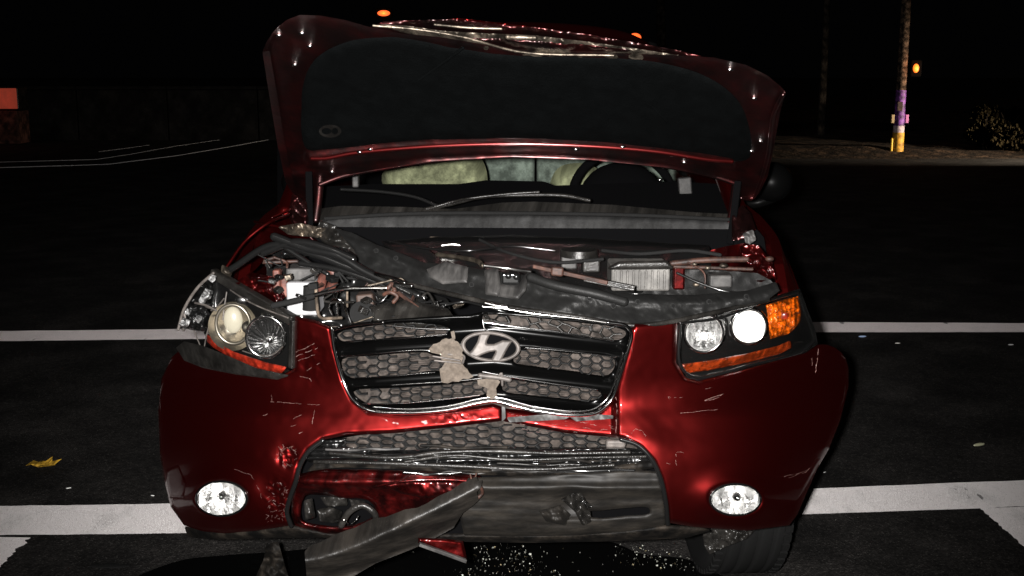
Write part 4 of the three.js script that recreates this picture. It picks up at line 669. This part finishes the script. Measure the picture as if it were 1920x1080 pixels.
{ // lit lamp (right in the picture)
  const outer = [[1270, 602], [1290, 598], [1350, 590], [1430, 562], [1500, 541], [1514, 580], [1528, 615], [1534, 645], [1508, 663], [1400, 693], [1312, 714], [1286, 708], [1268, 682]];
  const hl = part(car, 'headlamp', sheet(outer, { depth: DFo(0.10), cell: 4, thick: 0.05, roll: -0.06, rollW: 8 }), M.gloss);
  part(hl, 'bezel', [chr([[1276, 606], [1274, 680], [1290, 702], [1314, 708], [1400, 686], [1504, 658], [1526, 640]], 0.004, -0.002), chr([[1276, 606], [1350, 596], [1430, 567], [1496, 548]], 0.0035, 0.0)], M.gloss);
  part(hl, 'reflector', bowl(1320, 625, DF(1320, 625) + 0.03, 38, 37, 0.05, true, 0, 0, 0.42), M.bowlRight);
  part(hl, 'bulb', ball(1320, 630, DF(1320, 625) + 0.05, 0.01), M.lampDim);
  part(hl, 'reflector_ring', uvXY(new THREE.TorusGeometry(0.046, 0.004, 10, 40).translate(...P(1320, 625, DF(1320, 625) + 0.028).toArray())), M.chrome);
  part(hl, 'projector_lens', ball(1404, 612, DF(1404, 612) + 0.05, 0.036, 0.55), M.lampOn);
  part(hl, 'projector_ring', uvXY(new THREE.TorusGeometry(0.043, 0.006, 10, 40).translate(...P(1404, 612, DF(1404, 612) + 0.05).toArray())), M.chrome);
  const turn = part(hl, 'turn_signal', sheet([[1436, 572], [1470, 562], [1497, 555], [1502, 580], [1501, 600], [1492, 614], [1478, 626], [1444, 636], [1440, 600]], { depth: (x, y) => DF(x, y) + 0.035 + 0.008 * Math.sin(x * 0.75 + 2 * fbm(x * 0.05, y * 0.05)) * (0.4 + fbm(x * 0.06, y * 0.08)) + 0.03 * fbm(x * 0.07, y * 0.1), cell: 1.5, thick: 0.02, roll: 0.015, rollW: 6 }), M.amberTurn);
  part(turn, 'turn_bulb', ball(1472, 592, DF(1472, 598) + 0.035, 0.009, 0.4), M.amberRed);
  part(hl, 'amber_reflector', sheet([[1279, 683], [1330, 676], [1400, 663], [1460, 648], [1482, 638], [1484, 652], [1462, 664], [1400, 680], [1330, 694], [1292, 699], [1280, 692]], { depth: DFo(0.02), cell: 3, thick: 0.01, roll: 0.006, rollW: 4 }), M.amber);
  part(hl, 'lens_cover', sheet(outer.map(([x, y]) => [x * 0.98 + 28, y * 0.98 + 12.7]), { depth: DFo(0.004), cell: 6, thick: 0.002, back: false }), M.lens);
  const c = P(1404, 612, DF(1404, 612) - 0.02), lamp = new THREE.SpotLight(C(1, 0.97, 0.93), 3, 0, 0.7, 1, 2);
  lamp.position.copy(c).add(new THREE.Vector3(0, 0, 4.8)); lamp.position.z = c.z + 4.8; car.add(lamp); lamp.castShadow = true; lamp.shadow.radius = 2; lamp.target.position.set(c.x, 0.4, 4.8 + c.z + 1.5); car.add(lamp.target);
}
{ // knocked-in lamp (left in the picture)
  const DH = o => (x, y) => DF(x, y) + 0.0 + o;
  const outer = [[398, 508], [416, 510], [440, 524], [500, 562], [545, 590], [551, 600], [550, 680], [540, 700], [505, 694], [440, 672], [392, 642], [382, 625], [396, 580], [400, 545]];
  const hl = part(car, 'headlamp', sheet(outer, { depth: DH(0.11), cell: 4, thick: 0.05, roll: -0.05, rollW: 7 }), M.gloss, 'headlamp knocked loose from its mount with a cracked cover');
  part(hl, 'top_bar', bar([400, 512, DF(400, 512) + 0.02], [552, 602, DF(552, 602) + 0.02], 0.02, 0.026), M.plastic);
  part(hl, 'side_bar', bar([549, 600, DF(549, 600) + 0.01], [547, 690, DF(547, 690) + 0.01], 0.012, 0.014), M.plastic);
  part(hl, 'projector_bowl', bowl(436, 612, DF(436, 612) + 0.04, 46, 46, 0.05, false), M.bowlDark);
  part(hl, 'projector_lens', ball(437, 600, DF(437, 600) + 0.045, 0.034, 0.5, 0.7), M.lampWarm);
  part(hl, 'projector_ring', uvXY(new THREE.TorusGeometry(0.05, 0.005, 10, 40).scale(0.85, 1, 1).translate(...P(437, 608, DF(437, 608) + 0.03).toArray())), M.bowlDark);
  part(hl, 'reflector', bowl(498, 632, DF(498, 632) + 0.025, 39, 42, 0.055, true, 6, 10), M.bowlSatin);
  part(hl, 'bulb', ball(506, 636, DF(498, 632) + 0.06, 0.011), M.chrome);
  part(hl, 'reflector_ring', uvXY(new THREE.TorusGeometry(0.047, 0.003, 10, 40).scale(1, 1.08, 1).translate(...P(498, 632, DF(498, 632) + 0.022).toArray())), M.chrome);
  part(hl, 'amber_reflector', sheet([[387, 626], [396, 632], [404, 642], [440, 660], [500, 680], [538, 688], [528, 700], [500, 696], [450, 680], [400, 652], [388, 640]], { depth: DH(0.012), cell: 3, thick: 0.01, roll: 0.006, rollW: 4 }), M.amberRed);
  part(hl, 'cracked_edge', [chr([[425, 548], [420, 580], [418, 600]], 0.002, 0), chr([[432, 544], [460, 562], [488, 576], [540, 596]], 0.0018, 0.0), chr([[366, 568], [388, 576], [405, 584], [408, 600]], 0.002, 0), chr([[395, 600], [388, 625], [380, 656], [372, 640], [364, 620]], 0.0018, 0), chr([[455, 658], [480, 665], [512, 664], [530, 650]], 0.0016, 0.005), chr([[420, 560], [408, 574], [396, 582]], 0.002, 0)], M.satin);
  part(hl, 'lens_cover', sheet([[425, 560], [500, 580], [540, 602], [542, 680], [530, 690], [440, 664], [398, 630], [405, 600]], { depth: DH(0.002), cell: 6, thick: 0.002, back: false }), M.lens);
  part(hl, 'adjuster', ball(453, 563, DF(453, 563) + 0.02, 0.011, 0.6, 1.5), M.bowlSatin);
  // torn corner pieces beside the lamp
  crump([[392, 515], [402, 545], [398, 575], [380, 590], [345, 612], [334, 618], [340, 590], [352, 565], [372, 538]], (x, y) => 3.02, 0.1, 0.05, M.gloss, 'torn_corner_panel');
  crump([[350, 575], [380, 570], [396, 590], [385, 622], [355, 618], [338, 610]], 2.94, 0.08, 0.05, M.gloss, 'torn_corner_panel');
  crump([[330, 652], [345, 640], [380, 648], [420, 664], [480, 690], [545, 704], [520, 712], [440, 702], [380, 690], [345, 676]], (x, y) => DF(x, y) - 0.022, 0.006, 0.04, M.plastic, 'lamp_surround');
  crump([[416, 496], [438, 505], [432, 520], [414, 510]], 2.92, 0.02, 0.05, M.dullSteel, 'bent_tab');
  part(car, 'torn_bracket', [tube([[334, 618, 2.98], [345, 580, 2.98], [370, 540, 2.96], [400, 512, 2.94]], 0.004), tube([[366, 568, 2.9], [385, 572, 2.88], [405, 582, 2.86]], 0.003), tube([[344, 618, 2.95], [350, 600, 2.94], [346, 590, 2.94]], 0.005)], M.satin);
  for (const [x, y, r] of [[346, 606, 11], [388, 552, 12], [380, 562, 9], [352, 585, 7], [398, 522, 8], [372, 598, 8]]) crump([[x - r, y + r * 0.3], [x - r * 0.2, y - r], [x + r, y - r * 0.5], [x + r * 0.6, y + r * 0.6], [x, y + r]], 2.86, 0.06, 0.12, M.dullGlass, 'shattered_fitting', 2);
}
for (const [cx, cy, ry, hole] of [[415, 935, 31, fogL], [1379, 937, 28, fogR]]) {
  const d = DF(cx, cy) - 0.02;
  const fl = part(car, 'fog_lamp', bowl(cx, cy, d + 0.012, 46, ry, 0.045, true, cx < 900 ? 4 : -4, -4, 0.3), M.bowl);
  part(fl, 'rim', uvXY(sheet(ellipse(cx, cy, 50, ry + 3.5), { holes: [ellipse(cx, cy, 45, ry - 1)], depth: (x, y) => (cx < 900 ? DL : DR)(x, y) - 0.002, cell: 2, thick: 0.03, roll: 0.006, rollW: 4 })), M.gloss);
  part(fl, 'bulb_shield', ball(cx + 2, cy - 6, d + 0.03, 0.011, 1.6), M.chrome);
  part(fl, 'lens', sheet(ellipse(cx, cy, 45, ry), { depth: (x, y) => (cx < 900 ? DL : DR)(x, y) + 0.003, cell: 4, thick: 0.002, back: false }), M.lens);
  void hole;
}

// ---------------------------------------------------------------- things on the ground
{
  const c = G(75, 877), n = 8, pos = [], idx = [];
  const s = new THREE.Shape(); const pts = [[-0.05, 0], [-0.03, 0.016], [-0.012, 0.012], [0, 0.026], [0.014, 0.014], [0.03, 0.03], [0.036, 0.014], [0.065, 0.022], [0.046, 0.002], [0.06, -0.012], [0.03, -0.012], [0.016, -0.024], [0, -0.012], [-0.02, -0.018]];
  s.setFromPoints(pts.map(p => new THREE.Vector2(p[0] * 1.1, p[1] * 1.5)));
  const g = new THREE.ExtrudeGeometry(s, { depth: 0.0012, bevelEnabled: false, steps: 1 }).rotateX(-Math.PI / 2); void n; void pos; void idx;
  const p = g.attributes.position; for (let i = 0; i < p.count; i++) p.setY(i, p.getY(i) + 0.006 + 0.012 * Math.abs(Math.sin(p.getX(i) * 60)) + 0.2 * p.getZ(i) ** 2 * 30);
  g.translate(c.x, 0, c.z); g.computeVertexNormals();
  const lf = solo('fallen_leaf', uvXY(g, 20), std({ color: C(0.75, 0.52, 0.14), roughness: 0.7, map: grimeMap(120, 255, [1, 0.92, 0.6], 1) }), 'curled yellow leaf lying on the dark asphalt between the painted lines', 'leaf'); void lf;
}
const chipMat = std({ color: C(0.5, 0.5, 0.48), roughness: 0.4 });
const chips = [[1617, 633, 0.05, 'pale blue shard of broken plastic lying just in front of the thin rear line', C(0.3, 0.4, 0.6)], [1683, 645, 0.03, 'small whitish chip on the asphalt beside the blue shard', C(0.5, 0.48, 0.45)], [1835, 837, 0.06, 'pale straw-coloured sliver lying alone on the dark asphalt', C(0.3, 0.3, 0.2)], [1895, 648, 0.035, 'grey-white chip near the thin rear line beyond the blue shard', C(0.42, 0.42, 0.42)], [1546, 887, 0.014, 'tiny white crumb on asphalt by the front wheel side of the wide line', C(0.7, 0.7, 0.7)], [129, 917, 0.02, 'little white crumb on asphalt near the yellow leaf', C(0.6, 0.6, 0.58)], [286, 931, 0.016, 'white crumb on asphalt next to the edge of the wide painted line', C(0.7, 0.7, 0.7)]];
for (const [x, y, L, label, col] of chips) {
  const c = G(x, y), g = new THREE.IcosahedronGeometry(L / 2, 1).scale(1, 0.22, 0.3).rotateY(rr(-0.5, 0.9)).translate(c.x, L * 0.1 + 0.002, c.z);
  const p = g.attributes.position; for (let i = 0; i < p.count; i++) { const h = 1 + 0.35 * (hash(Math.round(p.getX(i) * 900), Math.round(p.getZ(i) * 900)) - 0.5); p.setX(i, c.x + (p.getX(i) - c.x) * h); }
  g.computeVertexNormals(); const m = chipMat.clone(); m.color.copy(col); solo('plastic_chip', uvXY(g), m, label, 'debris', 'chips scattered over the asphalt');
}
{ // crumbs of safety glass
  const n = 600, g = new THREE.TetrahedronGeometry(0.0026, 0), m = new THREE.InstancedMesh(g, std({ color: C(0.4, 0.4, 0.37), roughness: 0.2 }), n), o = new THREE.Object3D();
  for (let i = 0; i < n; i++) {
    let x, y; const t = rnd();
    if (t < 0.5) { const a = rr(0, 1), q = rr(-1, 1); x = 930 + 80 * q * (0.6 + a) + 40 * a; y = 1022 + 85 * Math.pow(a, 0.8); }
    else if (t < 0.72) { x = rr(1150, 1330); y = 1024 + (x - 1150) * 0.12 + rr(-4, 34); }
    else if (t < 0.85) { x = rr(640, 1250); y = rr(1020, 1090); }
    else { x = rr(0, 1920); y = rr(640, 1090); }
    const c = G(x, y); o.position.set(c.x, 0.0065, c.z); o.rotation.set(rr(-0.5, 0.5), rr(0, 6), rr(-0.5, 0.5)); const s = t < 0.85 ? 0.22 + 1.5 * rnd() ** 3 : rr(0.15, 0.5); o.scale.set(s, s * rr(0.25, 0.7), s * rr(0.6, 1.6)); o.updateMatrix(); m.setMatrixAt(i, o.matrix);
    const w = rnd(); m.setColorAt(i, w < 0.15 ? C(0.9, 0.75, 0.5) : w < 0.5 ? C(0.35, 0.35, 0.33) : C(0.95, 0.95, 0.92));
  }
  shade(m); m.name = 'broken_glass'; m.userData = { kind: 'stuff', label: 'crumbs of broken safety glass scattered under the smashed bumper', category: 'glass' }; scene.add(m);
}
{ // a flattened rag of rubber by the near line
  const c = G(205, 1063);
  solo('rubber_scrap', uvXY(new THREE.SphereGeometry(0.05, 20, 10).scale(1.3, 0.06, 0.35).translate(c.x, 0.004, c.z)), M.rubber, 'flat dark rubber scrap on asphalt in front of the wide painted line', 'debris');
}

// ---------------------------------------------------------------- far side of the lot, left: wall and kiosk with a glowing panel
M.wall = std({ color: C(0.014, 0.014, 0.014), roughness: 0.9, map: grimeMap(120, 255, [1, 0.97, 0.95], 0.5), bumpMap: waveBump, bumpScale: 0.01 });
{
  const a = P(-900, 266, 25.4), b = P(660, 266, 26.4), w = thing('low_wall', 'low dark boundary wall behind the curved road lines', 'wall', [(a.x + b.x) / 2, 0, -26]);
  const n = 9, W = (b.x - a.x) / n;
  for (let k = 0; k < n; k++) {
    part(w, 'wall_panel', uvBox(new RoundedBoxGeometry(W - 0.03, 1.08 + 0.02 * rnd(), 0.18, 1, 0.01).translate(a.x + (k + 0.5) * W, 0.54, -26)), M.wall);
    part(w, 'coping', uvBox(new RoundedBoxGeometry(W - 0.012, 0.07, 0.26, 1, 0.012).translate(a.x + (k + 0.5) * W, 1.13, -26)), M.wall);
  }
}
{
  const c = P(0, 265, 24.5), k = thing('kiosk', 'small dark kiosk with a glowing red upper panel beside the low wall', 'kiosk', [c.x, 0, -24.5]);
  part(k, 'cabinet', uvBox(new RoundedBoxGeometry(0.8, 0.68, 0.6, 2, 0.02).translate(c.x, 0.34, -24.8)), std({ color: C(0.12, 0.07, 0.055), roughness: 0.8, map: grimeMap(90, 255, [1, 0.9, 0.9], 1) }));
  for (const dx of [-0.2, 0.2]) part(k, 'cabinet_door', uvBox(new RoundedBoxGeometry(0.36, 0.56, 0.02, 1, 0.006).translate(c.x + dx, 0.34, -24.495)), std({ color: C(0.11, 0.065, 0.05), roughness: 0.8, map: grimeMap(90, 255, [1, 0.9, 0.9], 1) }));
  part(k, 'panel_box', uvBox(new RoundedBoxGeometry(0.8, 0.46, 0.5, 2, 0.03).translate(c.x, 0.93, -24.85)), M.plastic);
  part(k, 'glow_panel', uvBox(new RoundedBoxGeometry(0.76, 0.42, 0.03, 3, 0.014).translate(c.x, 0.93, -24.59)), std({ color: C(0.4, 0.05, 0.03), emissive: C(0.17, 0.026, 0.014), emissiveIntensity: 0.8, roughness: 0.6, map: grimeMap(150, 255, [1, 0.9, 0.85], 1) }));  // red glow added so the upper panel stays bright at night
  const l = new THREE.PointLight(C(1, 0.2, 0.12), 0.1, 0, 2); l.position.set(0, 0.9, 0.35); l.castShadow = true; k.add(l);
}
// ---------------------------------------------------------------- far side, right: verge, pole, shrubs, trees
M.verge = std({ color: C(0.06, 0.045, 0.034), roughness: 1, map: grimeMap(60, 255, [1, 0.93, 0.85], 0.8), bumpMap: waveBump, bumpScale: 0.03 });
{
  const w = 40, g = new THREE.PlaneGeometry(46, 40, 120, 80).rotateX(-Math.PI / 2).translate(24.5, 0, -40.2);
  const p = g.attributes.position; for (let i = 0; i < p.count; i++) { const x = p.getX(i), z = p.getZ(i), e = Math.min(1, Math.max(0, (-20.4 - z) / 0.8)) * Math.min(1, Math.max(0, (x - 1.6) / 1.5)); p.setY(i, -0.02 + e * (0.14 + 0.1 * fbm(x * 0.5, z * 0.5) + 0.05 * fbm(x * 2, z * 2))); }
  g.computeVertexNormals(); uvBox(g); setting('verge', g, M.verge); void w;
}
M.trunk = std({ color: C(0.045, 0.04, 0.035), roughness: 1, map: grimeMap(80, 255, [1, 0.95, 0.9], 1.5), bumpMap: waveBump, bumpScale: 0.02 });
M.leaf = phy({ color: C(0.05, 0.06, 0.03), roughness: 0.8, side: THREE.DoubleSide });
M.leafDry = phy({ color: C(0.16, 0.13, 0.07), roughness: 0.8, side: THREE.DoubleSide });
function crown(cx, cy, cz, rx, ry, rz, n, size) {
  const pos = [], nor = [], uv = [];
  const blobs = Array.from({ length: 16 }, () => { const a = rr(0, 6.283), b = rr(-0.9, 1), r = Math.sqrt(1 - b * b * 0.8) * rr(0.3, 0.9); return [cx + Math.cos(a) * r * rx, cy + b * ry * 0.8, cz + Math.sin(a) * r * rz, rr(0.25, 0.45)]; });
  for (let i = 0; i < n; i++) {
    const B = blobs[Math.floor(rnd() * blobs.length)], u = new THREE.Vector3(rr(-1, 1), rr(-1, 1), rr(-1, 1)).normalize().multiplyScalar(B[3] * Math.cbrt(rnd()));
    const c = new THREE.Vector3(B[0] + u.x * rx, B[1] + u.y * ry, B[2] + u.z * rz), e = new THREE.Euler(rr(0, 6), rr(0, 6), rr(0, 6)), s = size * rr(0.6, 1.4);
    const q = [[-0.5, 0], [0, 0.35], [0.5, 0], [0, -0.35]].map(([x, y]) => new THREE.Vector3(x * s, y * s, 0).applyEuler(e).add(c)), nn = new THREE.Vector3(0, 0, 1).applyEuler(e);
    for (const k of [0, 1, 2, 0, 2, 3]) { pos.push(q[k].x, q[k].y, q[k].z); nor.push(nn.x, nn.y, nn.z); uv.push(0, 0); }
  }
  const g = new THREE.BufferGeometry(); g.setAttribute('position', new THREE.Float32BufferAttribute(pos, 3)); g.setAttribute('normal', new THREE.Float32BufferAttribute(nor, 3)); g.setAttribute('uv', new THREE.Float32BufferAttribute(uv, 2)); return g;
}
function tree(x, z, h, r, label, lean = 0) {
  const t = thing('tree', label, 'tree', [x, 0, z], 'dark trees beyond the verge');
  const p = (a, b, c) => new THREE.Vector3(x + a, b, z + c);
  const limb = (A, B, r0, r1) => { const L = A.distanceTo(B), g = new THREE.CylinderGeometry(r1, r0, L, 9, 3).translate(0, L / 2, 0); g.applyQuaternion(new THREE.Quaternion().setFromUnitVectors(new THREE.Vector3(0, 1, 0), B.clone().sub(A).normalize())).translate(A.x, A.y, A.z); return uvXY(g); };
  const parts = [limb(p(0, -0.05, 0), p(lean, h * 0.45, 0), r, r * 0.7), limb(p(lean, h * 0.45, 0), p(lean * 1.4, h * 0.75, 0.1), r * 0.7, r * 0.4)];
  for (let k = 0; k < 5; k++) { const a = rr(0, 6.28); parts.push(limb(p(lean * 1.1, h * rr(0.4, 0.6), 0), p(lean + Math.cos(a) * h * 0.22, h * rr(0.65, 0.9), Math.sin(a) * h * 0.2), r * 0.4, r * 0.12)); }
  part(t, 'trunk', parts, M.trunk);
  part(t, 'crown', crown(x + lean, h * 0.75, z, h * 0.36, h * 0.32, h * 0.3, 2600, 0.22), M.leaf);
}
tree(P(1541, 205, 25).x, -25, 6.5, 0.09, 'slim bare-stemmed tree standing alone between car and utility pole');
tree(15.5, -33, 9, 0.22, 'tall dark tree at the back beyond the leafy bush', 0.3);
tree(4.6, -36, 9, 0.18, 'tall dark tree far behind the slim-stemmed tree', -0.2);
{
  const c = P(1872, 275, 21.6), b = thing('bush', 'low dry leafy bush on the verge right of the utility pole', 'bush', [c.x, 0, c.z]);
  part(b, 'foliage', crown(c.x + 0.3, 0.5, c.z, 0.95, 0.5, 0.6, 5200, 0.085), M.leafDry);
  const st = []; for (let k = 0; k < 9; k++) st.push(tube([new THREE.Vector3(c.x + rr(-0.3, 0.6), 0.05, c.z), new THREE.Vector3(c.x + rr(-0.5, 1), 0.75, c.z + rr(-0.3, 0.3))], 0.008, 4, 5)); part(b, 'stem', st, M.trunk);
}
{ // utility pole with wrapped base and signal lamp
  const z = -21, bx = P(1682, 291, 21).x, k = thing('utility_pole', 'wooden utility pole with yellow base sleeve, purple wrap and small amber signal', 'pole', [bx, 0, z]);
  const cyl = (r0, r1, y0, y1, x = bx, zz = z) => uvXY(new THREE.CylinderGeometry(r1, r0, y1 - y0, 24, 6, false).translate(x, (y0 + y1) / 2, zz));
  part(k, 'shaft', cyl(0.088, 0.07, 0, 8), std({ color: C(0.16, 0.125, 0.1), roughness: 0.95, map: grimeMap(60, 255, [1, 0.94, 0.88], 3), bumpMap: waveBump, bumpScale: 0.01 }));
  part(k, 'base_sleeve', cyl(0.104, 0.1, 0.02, 0.42), std({ color: C(0.72, 0.42, 0.06), roughness: 0.6, map: grimeMap(150, 255, [1, 0.95, 0.8], 3) }));
  part(k, 'pale_band', cyl(0.097, 0.096, 0.42, 0.54), std({ color: C(0.62, 0.5, 0.55), roughness: 0.6, map: grimeMap(170, 255, [1, 1, 1], 3) }));
  part(k, 'purple_wrap', cyl(0.093, 0.09, 0.54, 1.16), std({ color: C(0.26, 0.09, 0.42), roughness: 0.6, map: grimeMap(90, 255, [1, 0.95, 1], 3) }));
  part(k, 'tag_plate', uvBox(new RoundedBoxGeometry(0.09, 0.16, 0.012, 1, 0.004).translate(bx - 0.03, 0.88, z + 0.1)), M.brown);
  part(k, 'conduit', tube([new THREE.Vector3(bx - 0.12, 0.03, z + 0.04), new THREE.Vector3(bx - 0.12, 0.3, z + 0.04)], 0.022), std({ color: C(0.7, 0.45, 0.05), roughness: 0.5 }));
  for (const [dx, c] of [[-0.125, C(0.3, 0.22, 0.12)], [0.125, C(0.45, 0.15, 0.35)]]) part(k, 'junction_box', uvBox(new RoundedBoxGeometry(0.055, 0.15, 0.06, 1, 0.008).translate(bx + dx, 0.66, z + 0.02)), std({ color: c, roughness: 0.6 }));
  const s = P(1716, 128, 21), hd = part(k, 'lens_housing', uvBox(new RoundedBoxGeometry(0.2, 0.3, 0.16, 2, 0.03).translate(s.x, s.y, z - 0.02)), M.black);
  part(hd, 'glowing_lens', uvXY(new THREE.SphereGeometry(0.062, 24, 16).scale(0.85, 1.25, 0.5).translate(s.x - 0.01, s.y, z + 0.07)), std({ color: C(0.5, 0.15, 0.03), emissive: C(1, 0.16, 0.02), emissiveIntensity: 1.5, roughness: 0.4 }));
  part(k, 'signal_bracket', tube([new THREE.Vector3(bx + 0.06, s.y, z), new THREE.Vector3(s.x - 0.06, s.y, z - 0.02)], 0.015), M.black);
  const l = new THREE.PointLight(C(1, 0.3, 0.06), 0.35, 0, 2); l.position.set(s.x - bx, s.y, 0.2); l.castShadow = true; k.add(l);
}
for (const [px, py, d, h, label] of [[720, 25, 42, 0.1, 'added far lamp for the orange glint above the left end of the raised hood'], [1190, 71, 42, 0.16, 'added far lamp for the orange glint just above the crumpled middle of the hood']]) { // added far lamps that stand in for orange glints above the hood
  const q = P(px, py, d), k = thing('glint_lamp', label, 'signal', [q.x, 0, q.z]);
  part(k, 'glint_lamp_post', uvXY(new THREE.CylinderGeometry(0.05, 0.07, q.y, 12).translate(q.x, q.y / 2, q.z)), M.black);
  const b = part(k, 'lens_housing', uvBox(new RoundedBoxGeometry(0.6, 0.34, 0.2, 2, 0.04).translate(q.x, q.y, q.z)), M.black);
  part(b, 'glowing_lens', uvXY(new THREE.SphereGeometry(0.22, 24, 14).scale(1, h / 0.22, 0.3).translate(q.x, q.y, q.z + 0.1)), std({ color: C(0.5, 0.12, 0.03), emissive: C(1, 0.13, 0.03), emissiveIntensity: 1.5, roughness: 0.4 }));
  const l = new THREE.PointLight(C(1, 0.28, 0.06), 0.5, 0, 2); l.position.set(0, q.y, 0.3); l.castShadow = true; k.add(l);
}
{ // unseen lamp added out of frame to light the pole base and the bush
  const k = thing('unseen_lamp', 'unseen low lamp added on the verge to light the pole base', 'lamp', [10.6, 0, -18.6]);
  part(k, 'post', uvXY(new THREE.CylinderGeometry(0.06, 0.07, 0.8, 20).translate(10.6, 0.4, -18.6)), M.plastic);
  part(k, 'lamp_head', uvXY(new THREE.CylinderGeometry(0.07, 0.07, 0.14, 20).translate(10.6, 0.87, -18.6)), std({ color: C(0.8, 0.7, 0.6), emissive: C(1, 0.8, 0.6), emissiveIntensity: 1.5 }));
  part(k, 'lamp_cap', uvXY(new THREE.CylinderGeometry(0.03, 0.09, 0.05, 20).translate(10.6, 0.965, -18.6)), M.plastic);
  const l = new THREE.SpotLight(C(1, 0.82, 0.62), 175, 0, 0.58, 1, 2); l.position.set(-0.14, 0.86, -0.02); l.target.position.set(P(1682, 291, 21).x - 10.6, 0.2, -2.4); l.castShadow = true; l.shadow.radius = 3; k.add(l, l.target);
}
renderer.render(scene, camera);
